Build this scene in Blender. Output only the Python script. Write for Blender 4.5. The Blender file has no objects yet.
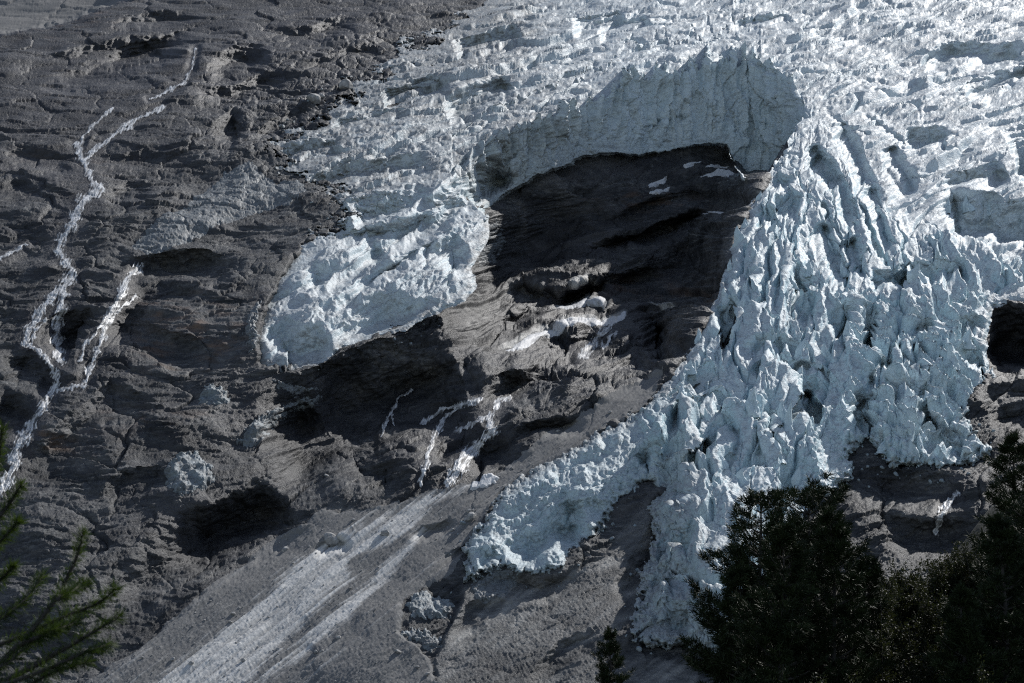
import bpy, bmesh, math, random, time
import numpy as np
T0 = time.time()
C = bpy.context.scene.collection
f32 = np.float32
R = math.radians
random.seed(7)
# ------------------------------------------------------------------ camera model (used to read distances off the picture)
FPX = 512 / math.tan(R(13.0))
PITCH = R(7.0)
CP, SP = math.cos(PITCH), math.sin(PITCH)

def te_of(y):                                   # tangent of elevation for image row y (centre column)
    b = (341.5 - y) / FPX
    return (SP + b * CP) / (CP - b * SP)

# the mountain's profile: steep below, flatter above
_ys = np.arange(1000, -181, -1.0)
_Y = [640.0]
for _k in range(len(_ys) - 1):
    y = _ys[_k]
    S = np.interp(y, [-180, 60, 200, 360, 520, 683, 1000], [.53, .53, .58, .64, .65, .66, .62])
    d = te_of(y - 1) - te_of(y)
    _Y.append(_Y[-1] * (1 + d / max(S - te_of(y), .12)))
_Y = np.array(_Y)
_scale = 1000.0 / np.interp(-683, -_ys, _Y)
_Y *= _scale
def baseY(y):
    return np.interp(-np.asarray(y, float), -_ys, _Y).astype(f32)
def dYdy(y):
    return baseY(np.asarray(y) - .5) - baseY(np.asarray(y) + .5)
def at(x, y, Y):
    """world point at distance Y in the direction of picture position x, y"""
    a = (np.asarray(x, f32) - 512) / FPX
    b = (341.5 - np.asarray(y, f32)) / FPX
    dy = CP - b * SP
    k = Y / dy
    return np.stack(np.broadcast_arrays(a * k, k * dy, (SP + b * CP) * k), -1).astype(f32)

# ------------------------------------------------------------------ noise
def h2(ix, iy, seed):
    with np.errstate(over='ignore'):
        h = ix.astype(np.uint32) * np.uint32(374761393) + iy.astype(np.uint32) * np.uint32(668265263) + np.uint32((seed * 2246822519 + 12345) & 0xffffffff)
        h = (h ^ (h >> np.uint32(13))) * np.uint32(1274126177)
        h = (h ^ (h >> np.uint32(16))) * np.uint32(2654435761)
        return h ^ (h >> np.uint32(15))
def u01(h):
    return (h & np.uint32(0xffffff)).astype(f32) * f32(1 / 16777216.0)
_GA = np.array([[math.cos(k * math.pi / 8 + .2), math.sin(k * math.pi / 8 + .2)] for k in range(16)], f32)
def perlin(x, y, seed=0):
    x = np.asarray(x, f32); y = np.asarray(y, f32)
    xi = np.floor(x); yi = np.floor(y)
    fx = x - xi; fy = y - yi
    xi = xi.astype(np.int32); yi = yi.astype(np.int32)
    u = fx * fx * fx * (fx * (fx * 6 - 15) + 10); v = fy * fy * fy * (fy * (fy * 6 - 15) + 10)
    def g(dx, dy):
        k = (h2(xi + dx, yi + dy, seed) >> np.uint32(7)) & np.uint32(15)
        return _GA[k, 0] * (fx - dx) + _GA[k, 1] * (fy - dy)
    a = g(0, 0); a += u * (g(1, 0) - a)
    b = g(0, 1); b += u * (g(1, 1) - b)
    return (a + v * (b - a)) * f32(1.5)
def fbm(x, y, octs, seed=0, gain=.5):
    s = 0; a = 1.0; n = 0; q = 1.0
    for k in range(octs):
        s = s + a * perlin(x * f32(q) + f32(k * 17.3), y * f32(q) - f32(k * 9.1), seed + k)
        n += a; a *= gain; q *= 2.03
    return s / f32(n)
def ridged(x, y, octs, seed=0, gain=.5):
    s = 0; a = 1.0; n = 0; q = 1.0; w = 1
    for k in range(octs):
        r = 1 - np.abs(perlin(x * f32(q) + f32(k * 7.7), y * f32(q) + f32(k * 3.1), seed + k))
        r = r * r * w
        s = s + a * r; w = np.clip(r * 1.6, 0, 1)
        n += a; a *= gain; q *= 2.07
    return s / f32(n)
def worley(x, y, seed=0, jit=.9):
    """F1, F2 and per-cell randoms, offset to the cell's centre"""
    xi = np.floor(x).astype(np.int32); yi = np.floor(y).astype(np.int32)
    sh = np.broadcast(x, y).shape
    f1 = np.full(sh, 9, f32); f2 = np.full(sh, 9, f32); hid = np.zeros(sh, np.uint32)
    ox = np.zeros(sh, f32); oy = np.zeros(sh, f32)
    for j in (-1, 0, 1):
        for i in (-1, 0, 1):
            h = h2(xi + i, yi + j, seed)
            dx = (xi + i) + (.5 + jit * (u01(h) - .5)) - x
            dy = (yi + j) + (.5 + jit * (u01(h >> np.uint32(8)) - .5)) - y
            d = dx * dx + dy * dy
            m = d < f1
            f2 = np.where(m, f1, np.minimum(f2, d))
            f1 = np.where(m, d, f1); hid = np.where(m, h, hid)
            ox = np.where(m, dx, ox); oy = np.where(m, dy, oy)
    return np.sqrt(f1), np.sqrt(f2), hid, ox, oy
def sstep(a, b, x):
    t = np.clip((x - a) / (b - a), 0, 1)
    return t * t * (3 - 2 * t)
def mix(a, b, t):
    return a + (b - a) * t

# ------------------------------------------------------------------ outlines
def seg_dist(px, py, pts, closed):
    """signed perpendicular distance (+ on the right of travel), along-parameter 0..1 of the nearest point"""
    P = np.array(pts, f32)
    Q = np.roll(P, -1, 0) if closed else P[1:]
    A = P if closed else P[:-1]
    L = np.hypot(*(Q - A).T); cum = np.concatenate([[0], np.cumsum(L)])
    best = np.full(px.shape, 1e12, f32); sd = np.zeros(px.shape, f32); al = np.zeros(px.shape, f32)
    for k in range(len(A)):
        ax, ay = A[k]; dx, dy = Q[k] - A[k]
        l2 = max(dx * dx + dy * dy, 1e-6)
        rx = px - ax; ry = py - ay
        t = np.clip((rx * dx + ry * dy) / l2, 0, 1)
        ex = rx - t * dx; ey = ry - t * dy
        d = ex * ex + ey * ey
        m = d < best
        best = np.where(m, d, best)
        sd = np.where(m, np.sign(dx * ry - dy * rx), sd)
        al = np.where(m, (cum[k] + t * L[k]) / cum[-1], al)
    return np.sqrt(best), sd, al
def inside(px, py, pts):
    c = np.zeros(px.shape, bool); n = len(pts)
    for k in range(n):
        x1, y1 = pts[k]; x2, y2 = pts[(k + 1) % n]
        if y1 == y2: continue
        c ^= ((y1 > py) != (y2 > py)) & (px < (x2 - x1) * (py - y1) / (y2 - y1) + x1)
    return c
def poly_sd(px, py, pts, pad=60):
    """+inside distance to a closed outline, in picture units; only near its box"""
    P = np.array(pts, f32)
    m = (px > P[:, 0].min() - pad) & (px < P[:, 0].max() + pad) & (py > P[:, 1].min() - pad) & (py < P[:, 1].max() + pad)
    out = np.full(px.shape, -pad, f32)
    qx = px[m]; qy = py[m]
    d, _, _ = seg_dist(qx, qy, pts, True)
    out[m] = np.where(inside(qx, qy, pts), d, -d)
    return out
# ------------------------------------------------------------------ the sheet the mountain is modelled on
QUAL = 1.0                                       # spacing factor
def axis(a0, a1, m0, m1, st):
    core = np.arange(a0, a1 + .01, st)
    def grow(n_end, sgn, start):
        out = []; p = start; s = st
        while (p < n_end) if sgn > 0 else (p > n_end):
            s = min(s * 1.12, 14.0); p += sgn * s; out.append(p)
        return out
    return np.array(grow(m0, -1, a0)[::-1] + list(core) + grow(m1, 1, a1), f32)
XS = axis(-14, 1040, -330, 1350, .78 * QUAL)
YS = axis(-8, 692, -120, 960, .70 * QUAL)
GX, GY = np.meshgrid(XS, YS)
NX, NY = len(XS), len(YS)
print('grid', NX, NY, NX * NY)
BY = np.broadcast_to(baseY(YS)[:, None], GX.shape)
DY = np.broadcast_to(dYdy(YS)[:, None].astype(f32), GX.shape)
MPP = BY / f32(FPX)                              # metres per picture unit
SX = (GX - 512) * MPP                            # across the slope, metres
ST = (BY * 1.2).astype(f32)                      # up the slope, metres
SZ = BY * np.broadcast_to(np.array([te_of(y) for y in YS], f32)[:, None], GX.shape)

# outlines wander a little, as broken ice and rock do
_w1 = fbm(GX / 26, GY / 26, 4, 11, .6); _w2 = fbm(GX / 26, GY / 26, 4, 31, .6)
WX = GX + _w1 * 5; WY = GY + _w2 * 5

def bbox(pts, pad):
    P = np.array(pts); x0, y0 = P.min(0) - pad; x1, y1 = P.max(0) + pad
    i0, i1 = np.searchsorted(XS, [x0, x1]); j0, j1 = np.searchsorted(YS, [y0, y1])
    return slice(j0, j1), slice(i0, i1)
def ledge(F, pts, h, rec, k=1.0, fade=.15):
    """a step: the ground drops below the line by h, then comes back over rec; the face is about upright at k = 1"""
    b = bbox(pts, h + rec + 8)
    d, s, al = seg_dist(WX[b], WY[b], pts, False)
    d = d * s
    A = k * h * DY[b]
    f = np.clip(np.minimum(al, 1 - al) / fade, 0, 1)
    f = f * f * (3 - 2 * f)
    up = np.clip(d / h, 0, 1)
    up = np.where(d > 0, up, 0)
    F[b] += A * up * (1 - sstep(h, h + rec, d)) * f
def crev(F, pts, w, depth, fade=.15, p=1.5):
    b = bbox(pts, w * 3 + 6)
    d, s, al = seg_dist(WX[b], WY[b], pts, False)
    f = np.clip(np.minimum(al, 1 - al) / fade, 0, 1)
    F[b] += depth * np.exp(-(d / w) ** p) * f
def bump(F, x, y, rx, ry, ang, amp, under=1.0):
    """a rounded boss towards the valley; the lower side is steeper by under"""
    b = bbox([(x, y)], 2.6 * max(rx, ry))
    c, s = math.cos(R(ang)), math.sin(R(ang))
    ux = (WX[b] - x) * c - (WY[b] - y) * s
    uy = (WX[b] - x) * s + (WY[b] - y) * c
    uy = np.where(uy > 0, uy * under, uy)
    q = (ux / rx) ** 2 + (uy / ry) ** 2
    F[b] -= amp * np.exp(-q)

# ------------------------------------------------------------------ outlines read off the view
ICE = [(500,-119),(497,-20),(492,2),(462,18),(428,40),(388,65),(352,92),(333,104),(300,128),(272,150),(285,166),(320,184),(346,204),(336,225),(310,240),(290,258),(277,280),(263,310),
 (252,345),(258,366),(280,371),(305,369),(325,362),(340,349),(370,340),(402,328),(432,316),(445,306),(465,300),(475,285),(470,268),(480,250),(487,232),(485,210),(510,192),(540,175),
 (575,160),(600,153),(640,154),(690,147),(728,143),(733,160),(742,176),(765,178),(752,202),(738,228),(729,264),(716,300),(702,326),(690,355),(668,372),(656,395),(640,410),(610,426),
 (580,446),(540,466),(502,494),(482,520),(464,550),(466,578),(482,575),(500,568),(516,574),(540,576),(560,570),(580,552),(600,528),(622,502),(645,482),(657,492),(650,512),(656,532),(648,555),(641,575),
 (641,602),(620,640),(650,645),(690,645),(720,655),(760,665),(800,610),(806,540),(800,500),(830,492),(852,472),(845,452),(870,440),(888,462),(930,468),(975,463),(987,448),(966,414),
 (992,380),(984,340),(992,307),(1024,300),(1340,300),(1340,-119)]
LIP = [(452,166),(480,143),(505,130),(530,120),(555,113),(575,102),(600,89),(625,80),(650,70),(675,64),(700,57),(725,55),(748,54),(768,58),(785,70),(798,86),(808,108)]
FOOT = [(452,176),(485,210),(510,192),(540,175),(575,160),(600,153),(640,154),(690,147),(728,143),(733,158),(748,172),(768,172),(790,142),(808,116)]
TONGUE_EDGE = [(800,118),(765,178),(752,202),(738,228),(729,264),(716,300),(702,326),(690,355),(668,372),(656,395),(640,410),(610,426),(580,446),(540,466),(502,494),(482,520),(464,550)]

# ------------------------------------------------------------------ rock: big shapes (metres away from the viewer)
RD = np.zeros_like(GX)
liny = np.interp(XS, [p[0] for p in LIP], [p[1] for p in LIP]).astype(f32)
footy = np.interp(XS, [p[0] for p in FOOT], [p[1] for p in FOOT]).astype(f32)
# lip teeth: pointed blades of ice between runnels
_px = XS
def blur1(a, n):
    for _ in range(n): a = np.convolve(np.pad(a, 1, 'edge'), [.25, .5, .25], 'valid')
    return a
teeth = np.clip(1 - np.abs(perlin(_px / 16, 0 * _px + .4, 5)) * 2.6, 0, 1) ** 1.2 * (.5 + .8 * u01(h2((_px / 12).astype(np.int32), np.zeros(_px.shape, np.int32), 3)))
teeth2 = np.clip(1 - np.abs(perlin(_px / 6, 0 * _px + 3.3, 6)) * 2.4, 0, 1)
tamp = np.interp(_px, [440, 520, 560, 600, 640, 690, 740, 780, 810], [1, 4, 9, 15, 16, 19, 17, 9, 2])
liny = liny + tamp * .6
lipj = (liny - tamp * (1.15 * blur1(teeth, 1) + .45 * blur1(teeth2, 1) - .2) + 2 * perlin(_px / 41, 0 * _px, 8)).astype(f32)
fade = (sstep(452, 500, XS) * (1 - sstep(790, 812, XS))).astype(f32)
LY = baseY(lipj); FY = baseY(footy)
cliff_on = (GY > lipj[None]) & (GY <= footy[None] + 4)
push = (baseY(liny + 4) - FY) * fade             # how far the foot lies behind the plain slope
# the bowl of rock under the cliff
def wide(a, w):
    k = np.hanning(int(w / .78 / QUAL) * 2 + 1); k /= k.sum()
    return np.convolve(np.pad(a, len(k) // 2, 'edge'), k, 'valid').astype(f32)
pushw = wide(push, 45); footw = wide(footy, 40)
below = GY - footw[None]
tdist, tsd, _ = seg_dist(GX, GY, TONGUE_EDGE, False)
near_tongue = sstep(0, 45, np.where(tsd > 0, tdist, 0))
bl = 500 - 60 * sstep(190, 320, GY); br = 470 - 50 * sstep(190, 300, GY)
xl = 1 - sstep(540, 650, GX)                       # the floor comes up to a bench sooner on the left
deep = mix(75, 112, xl) * sstep(0, mix(120, 75, xl), below)
xl2 = 1 - sstep(470, 560, GX)
r0 = mix(mix(115, 98, xl), 72, xl2); r1 = mix(mix(260, 215, xl), 190, xl2)
deep = deep * (1 - .25 * xl2)
edgex = 476 - 8 * sstep(200, 250, GY) - 40 * sstep(275, 330, GY)
bowl = (pushw[None] + 22 + deep) * (1 - sstep(0, 1, (below - r0) / (r1 - r0))) * near_tongue * sstep(edgex - 14 - 40 * sstep(275, 330, GY), edgex + 16 + 30 * sstep(275, 330, GY), GX + 8 * _w2 + 6 * fbm(GX / 60, GY / 40, 3, 15)) * (1 - sstep(790, 812, GX))
RD += np.where(below > -60, bowl, 0)
del tdist, tsd

L_ROCK = [  # (line, face height, recovery, uprightness)
 ([(470,292),(520,285),(560,292),(600,276),(640,268),(690,262)], 10, 40, 1.0),
 ([(540,302),(570,286),(590,280),(606,284),(614,296)], 13, 26, 1.2),
 ([(505,345),(540,325),(575,318),(600,316),(628,312)], 24, 40, 1.1),
 ([(565,312),(590,304),(612,306),(626,316)], 8, 16, 1.2),
 ([(625,316),(645,304),(668,303),(690,312)], 30, 34, 1.1),
 ([(560,384),(600,366),(640,352),(664,352)], 8, 20, .7),
 ([(470,390),(500,372),(540,362),(575,372)], 16, 30, 1.1),
 ([(390,420),(425,402),(460,398),(486,404)], 16, 24, 1.1),
 ([(405,440),(432,425),(470,418),(486,430),(520,418)], 22, 26, 1.2),
 ([(500,438),(530,420),(560,418),(588,414)], 9, 14, .8),
 ([(320,470),(350,452),(390,452),(420,462)], 22, 22, 1.1),
 ([(560,262),(600,240),(650,225),(700,208),(735,200)], 8, 22, 1.0),
 ([(600,222),(650,196),(700,186),(730,190)], 7, 20, 1.0),
 ([(440,345),(470,322),(520,310),(555,300)], 9, 24, 1.1),
 # under the left tongue: the drop to the gully
 ([(252,372),(300,372),(340,352),(400,332),(440,318),(466,305)], 56, 80, 1.25),
 ([(258,470),(300,440),(340,424),(380,410)], 26, 46, 1.0),
 ([(170,505),(205,505),(240,490),(270,470)], 34, 46, 1.2),
 ([(250,425),(290,408),(320,400)], 14, 30, 1.0),
 # left side
 ([(0,455),(40,440),(90,395),(130,400),(160,420),(190,436)], 16, 40, 1.0),
 ([(80,400),(110,380),(150,392),(170,410)], 12, 30, 1.0),
 ([(90,500),(120,468),(160,462),(190,490)], 12, 36, 1.0),
 ([(96,330),(130,316),(180,330),(230,352)], 10, 40, .9),
 ([(120,290),(160,280),(210,290),(256,300)], 8, 34, .9),
 ([(30,325),(60,312),(90,308),(104,330)], 26, 30, 1.15),
 ([(90,345),(104,316),(124,290),(136,272)], 20, 26, .8),
 ([(0,345),(30,350),(60,372),(78,386)], 18, 30, 1.1),
 ([(0,385),(30,396),(50,410)], 20, 30, 1.0),
 ([(110,262),(150,252),(200,246),(250,250)], 16, 34, 1.2),
 ([(0,166),(30,180),(60,188),(86,196)], 10, 30, 1.0),
 ([(0,145),(40,150),(80,158)], 8, 26, 1.0),
 ([(90,160),(130,150),(170,150),(210,138)], 7, 30, 1.0),
 ([(95,190),(130,176),(160,182)], 12, 24, 1.2),
 ([(0,58),(60,52),(110,40),(170,28),(240,8)], 9, 24, 1.0),
 ([(20,70),(70,66),(130,48),(180,36)], 9, 20, 1.1),
 ([(100,18),(140,14),(200,8)], 10, 14, 1.1),
 ([(95,52),(130,44),(190,30)], 12, 20, 1.1),
 ([(200,60),(240,46),(270,40)], 14, 24, 1.2),
 ([(205,130),(230,108),(250,112)], 16, 20, 1.2),
 ([(186,90),(230,86),(262,70),(290,66)], 10, 22, 1.1),
 ([(260,30),(310,26),(360,10)], 7, 18, 1.1),
 ([(300,60),(350,48),(390,36)], 7, 18, 1.1),
 ([(240,150),(270,120),(330,92)], 7, 18, 1.1),
 # right edge, below the icefall
 ([(980,306),(1005,305),(1040,302)], 42, 36, 1.3),
 ([(975,392),(1000,384),(1040,380)], 12, 22, 1.1),
 ([(985,412),(1010,405),(1040,404)], 14, 20, 1.2),
 ([(840,468),(880,466),(930,470),(985,470)], 24, 26, 1.2),
 ([(850,500),(880,488),(930,500),(985,492)], 30, 40, .8),
 # ice-smoothed slabs at the bottom
 ([(310,548),(330,540),(352,534)], 7, 9, 1.4),
 ([(405,530),(440,520),(458,514)], 7, 12, 1.1),
 ([(430,560),(470,540),(500,505)], 5, 14, 1.0),
 ([(462,582),(500,572),(540,580),(590,565)], 9, 18, 1.1),
 ([(440,640),(470,600),(520,592)], 8, 26, 1.0),
 ([(520,683),(560,640),(600,622)], 9, 26, 1.0),
 ([(600,600),(630,560),(650,520),(656,494)], 14, 30, .9),
 ([(180,590),(240,560),(290,530),(330,510)], 7, 20, .8),
]
for pts, h, rec, k in L_ROCK:
    if pts[0][1] < 200 and pts[0][0] < 400: k *= .6
    if 255 < pts[0][1] < 440 and 400 < pts[0][0] < 680: k *= 2.3
    ledge(RD, pts, h, rec, k * 1.2, .34)
B_ROCK = [(250,340,110,60,8,14,1.3),(135,425,70,36,0,9,1.5),(60,430,70,40,10,8,1.4),(140,480,80,40,-10,9,1.4),(45,530,80,40,-25,8,1.2),(210,300,90,34,0,6,1.3),
 (130,215,60,24,15,6,1.4),(60,205,80,30,0,7,1.3),(180,150,70,25,15,8,1.4),(60,110,100,30,5,7,1.3),(260,60,80,22,20,9,1.4),(350,50,70,18,25,7,1.4),
 (575,292,32,16,20,3,1.6),(660,318,30,22,15,8,1.4),(560,350,60,22,20,5,1.5),(455,455,40,24,20,8,1.6),(540,430,30,14,20,3,1.6),(360,470,50,22,20,8,1.6),(420,370,50,20,20,5,1.5),
 (640,250,80,30,28,10,1.3),(700,210,40,18,28,6,1.3),(560,225,70,40,25,-8,1.0),(500,320,40,14,30,5,1.4),
 (930,510,60,34,10,14,1.5),(1000,400,34,16,5,6,1.4),(200,545,90,24,35,-12,1.0),(150,590,60,20,35,-12,1.0),(250,520,60,22,35,-9,1.0),
 (60,600,60,40,-20,10,1.2),(300,590,150,60,35,-5,1.0),(380,640,90,30,35,5,1.0)]
for a in B_ROCK: bump(RD, *a[:5], a[5] * (1.6 if a[5] > 0 else 1.0), a[6])
# far corner: a more distant scree face past the ridge
corner = [(-340,90),(-20,40),(20,32),(60,22),(100,8),(130,-2),(200,-119),(-340,-119)]
c_sd = poly_sd(WX, WY, corner, 40)
RD += sstep(-2, 4, c_sd) * 160

# ------------------------------------------------------------------ masks on the rock
SCREE = [(662,370),(628,388),(600,404),(560,428),(520,452),(496,476),(470,482),(430,490),(385,506),(345,510),(322,508),(290,532),(250,560),(205,592),(150,636),(80,684),(20,730),(-60,960),(520,960),(470,700),(436,683),(432,655),(398,628),(402,600),(420,584),(452,570),(468,545),(484,516),(502,494),(540,467),(580,447),(612,426),(642,410),(656,395)]
PALE = [(498,474),(474,478),(430,489),(388,506),(352,528),(330,536),(300,556),(262,590),(212,630),(172,660),(140,686),(90,730),(196,730),(250,686),(296,640),(330,604),(356,580),(352,560),(392,548),(424,524),(440,506),(470,492)]
PALE2 = [(262,690),(330,640),(400,575),(432,528),(422,522),(392,552),(340,600),(280,656),(232,690)]
SAND = [(470,296),(500,286),(548,288),(560,296),(535,312),(505,314),(485,332),(468,350),(458,336)]
SLAB = [(462,580),(500,572),(540,580),(590,566),(620,530),(650,500),(656,535),(645,575),(640,610),(615,645),(700,660),(700,760),(430,760),(440,690),(432,655),(455,615)]
scree_sd = poly_sd(WX, WY, SCREE); pale_sd = np.maximum(poly_sd(WX, WY, PALE), poly_sd(WX, WY, PALE2))
sand_sd = poly_sd(WX, WY, SAND); slab_sd = poly_sd(WX, WY, SLAB)
m_scree = sstep(-3, 5, scree_sd); m_slab = sstep(-3, 6, slab_sd)
# runnels along the fall line of the debris fan
ca, sa = math.cos(R(-38)), math.sin(R(-38))
al_ = GX * ca + GY * sa * -1; 
fu = (GX * math.cos(R(38)) - GY * math.sin(R(38))); fv = (GX * math.sin(R(38)) + GY * math.cos(R(38)))
run = fbm(fu / 190 + .2 * _w1, fv / 7, 5, 77, .65)
run2 = fbm(fu / 60, fv / 3, 3, 78, .6)
m_pale = np.clip(sstep(-2, 5, pale_sd + run * 12 + run2 * 5 - 4) * (.55 + .45 * sstep(-.35, .3, run + .6 * run2)) + .5 * sstep(.15, .5, run) * sstep(-70, 0, pale_sd) * m_scree, 0, 1)
m_sand = sstep(-4, 4, sand_sd + 5 * fbm(GX / 10, GY / 6, 3, 71)) 
m_strip = np.zeros_like(GX)
def stripe(F, pts, w, v=1.0):
    b = bbox(pts, w * 2 + 6)
    d, s, al = seg_dist(WX[b], WY[b], pts, False)
    F[b] = np.maximum(F[b], v * (1 - sstep(w * .5, w, d)) * np.clip(np.minimum(al, 1 - al) / .1 + .3, 0, 1))
for pts, w in [([(500,350),(530,336),(565,326),(600,320),(626,316)], 3.4), ([(552,310),(575,305),(606,304)], 2.6), ([(568,287),(586,281),(602,284)], 2), ([(648,303),(672,306)], 2.6)]:
    stripe(m_strip, pts, w)

def region(pts, soft):
    return sstep(-soft, soft, poly_sd(GX, GY, pts, soft + 20))
# meltwater: lines with half-widths
W_LONG = [
 ([(196,50),(192,68),(184,84)], 1.8), ([(184,84),(172,90),(158,98),(150,100)], 2.2), ([(163,108),(140,118),(120,128),(106,142),(92,152),(84,160)], 2.6), ([(130,128),(118,132),(108,140)], 2.4),
 ([(112,110),(96,122),(84,134),(80,148),(84,160)], 2.2), ([(78,146),(82,160)], 4), ([(84,160),(90,176),(97,190)], 4.6), ([(97,190),(84,200),(76,215),(72,226)], 6.6), ([(72,226),(62,238),(58,250),(66,262)], 5.4),
 ([(66,262),(74,272),(66,284),(52,298)], 5), ([(52,298),(40,312),(30,328),(26,340)], 5.4), ([(66,280),(62,300),(60,318)], 6), ([(58,322),(56,345),(62,362)], 6), ([(46,318),(36,330),(30,342)], 2),
 ([(24,340),(38,350),(50,364),(58,380),(56,388)], 3.8), ([(56,388),(48,398),(40,412),(30,426),(24,436)], 4.6), ([(24,436),(16,450),(14,464),(8,478),(0,492)], 7), ([(84,386),(70,388),(56,392)], 2.6)]
W_SIDE = [([(138,268),(128,276),(122,292),(116,306),(108,320),(104,336)], 5), ([(136,296),(124,306),(112,318)], 1.8), ([(104,336),(97,350),(92,366),(84,382)], 3.4), ([(120,296),(104,322),(86,344),(80,362)], 2.2)]
W_EDGE = [([(26,243),(14,249),(0,257)], 2.4)]
W_F1 = [([(612,322),(604,332),(596,342),(586,352)], 5), ([(616,332),(604,346)], 3), ([(590,344),(582,354)], 4.5)]
W_F2 = [([(512,397),(500,400),(494,410),(488,418)], 4.2), ([(488,418),(492,430),(482,440),(470,450),(458,462),(452,480)], 6), ([(486,416),(470,424),(455,430)], 3), ([(480,444),(466,462),(448,484)], 5)]
W_F3 = [([(482,398),(462,404),(446,416),(436,432),(430,450),(424,470),(420,486)], 3.2), ([(462,404),(440,410),(420,424)], 2.4)]
W_F4 = [([(412,390),(398,398),(390,412),(384,424),(380,436)], 1.9), ([(392,412),(394,424)], 1.6)]
W_F5 = [([(958,496),(948,506),(940,518),(936,532)], 3), ([(950,500),(938,512)], 1.8)]
m_water = np.zeros_like(GX)
for W_ in (W_LONG, W_SIDE, W_EDGE, W_F1, W_F2, W_F3, W_F4, W_F5):
    for pts, w in W_:
        b = bbox(pts, w * 3 + 6)
        d, _, _ = seg_dist(GX[b], GY[b], pts, False)
        m_water[b] = np.maximum(m_water[b], 1 - sstep(w * 1.1, w * 2.6 + 3, d))
RD += m_water * .6

# ------------------------------------------------------------------ rock: finer relief, metres along the local normal
def rot(a, b, ang):
    c, s = math.cos(R(ang)), math.sin(R(ang))
    return a * c + b * s, -a * s + b * c
def strata(ang, L, seed, wob=.9, st=1.0):
    u, v = rot(SX, ST * .62, ang)
    c = v / L + wob * fbm(u / (L * 7), v / (L * 3), 3, seed) + .10 * fbm(u / L, v / L, 3, seed + 50)
    q = c - np.floor(c)
    amp = .35 + 1.1 * u01(h2(np.floor(c).astype(np.int32), np.zeros(GX.shape, np.int32), seed)) 
    amp = amp * (.4 + 1.2 * sstep(-.3, .4, fbm(u / (L * 4), v / (L * 1.5), 2, seed + 9)))
    return (sstep(0, .09, q) * (1 - q) - .45) * amp
wl = 1 - sstep(250, 420, GX + .4 * GY - 60)     # left half dips the other way
def strata2(L, seed):
    return mix(strata(24, L, seed), strata(-6, L, seed + 5), wl)
rough = 1 - .88 * m_scree
rough = rough * (1 - .72 * m_slab) * (1 - .3 * m_sand)
def filt(cell):                                  # leave out what the sheet is too coarse to carry
    return 1 - sstep(.22, .5, .5 * DY * QUAL / cell)
top = sstep(330, 30, GY)
rough = rough * mix(1, .6, top)
def slabs(cell, aspect, ang, seed, tilt=1.0):
    """jointed plates: each tilted its own way, thin open joints between"""
    u, v = rot(SX, ST * .62, ang)
    u = u / (cell * aspect); v = v / cell
    u = u + .45 * fbm(u * .9, v * .9, 3, seed + 1); v = v + .45 * fbm(u * .9, v * .9, 3, seed + 2)
    f1, f2, hid, ox, oy = worley(u, v, seed)
    gap = f2 - f1
    k1 = u01(hid); k2 = u01(hid >> np.uint32(5)); k3 = u01(hid >> np.uint32(9))
    return (k1 - .5) * .8 + tilt * (ox * (k2 - .5) * 1.6 - oy * (k3 - .25) * 1.3), 1 - sstep(0, .07, gap)
def slabs2(cell, aspect, a1, a2, seed):
    p1, j1 = slabs(cell, aspect, a1, seed); p2, j2 = slabs(cell, aspect, a2, seed + 3)
    return mix(p1, p2, wl), mix(j1, j2, wl)
patchy = sstep(-.35, .35, fbm(SX / 70, ST / 80, 3, 221))
patch2 = sstep(-.3, .3, fbm(SX / 26, ST / 30, 3, 231))
fineA = sstep(-.1, .35, fbm(SX / 34, ST / 24, 3, 271)); fineB = sstep(-.05, .4, fbm(SX / 22, ST / 16, 3, 281))
RH = strata2(34, 101) * 2.6 * patchy + strata2(13, 121) * 1.5 * filt(7) * (.25 + .75 * patch2) + strata2(5.2, 141) * 1.25 * filt(2.5) * (.12 + .88 * fineA) + strata2(2.7, 151) * .7 * filt(1.4) * (.08 + .92 * fineB)
pA, jA = slabs2(30, 1.9, 28, -14, 241); pB, jB = slabs2(12, 1.9, 34, -22, 251); pC, jC = slabs2(4.6, 1.7, 20, -8, 261)
RH += pA * 3.4 - jA * 1.0 + (pB * 1.2 - jB * .7) * filt(6) * patch2 + (pC * .4 - jC * .35) * filt(3.2) * patchy
RH += (ridged(SX / 46, ST / 60, 4, 161, .36) - .45) * 2.4 + fbm(SX / 75, ST / 90, 3, 171) * 8
_a, _b = rot(SX, ST, 30)
RH += (ridged(_a / 17, _b / 7, 3, 181, .5) - .45) * .9 * filt(4)
rough = rough * (1 - .7 * m_water)
in_bowl = region([(490,205),(600,150),(728,145),(760,180),(728,262),(690,355),(640,390),(540,390),(480,380),(470,300)], 14)
rough = rough * (1 + .9 * in_bowl)
RH *= rough
RH += m_scree * (run * 2.2 + run2 * .5 + fbm(SX / 40, ST / 40, 3, 191) * 1.0)
blk = ridged(SX / 6, ST / 8, 3, 201, .5)
RH += (blk - .45) * .55 * (.7 - .62 * m_scree - .2 * m_slab - .5 * m_water * (1 - m_scree)) * filt(4)
RH += np.clip(fbm(SX / 1.6, ST / 2.0, 2, 211), .12, 1) * (m_scree * .18 + .22) * filt(1.2)

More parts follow.
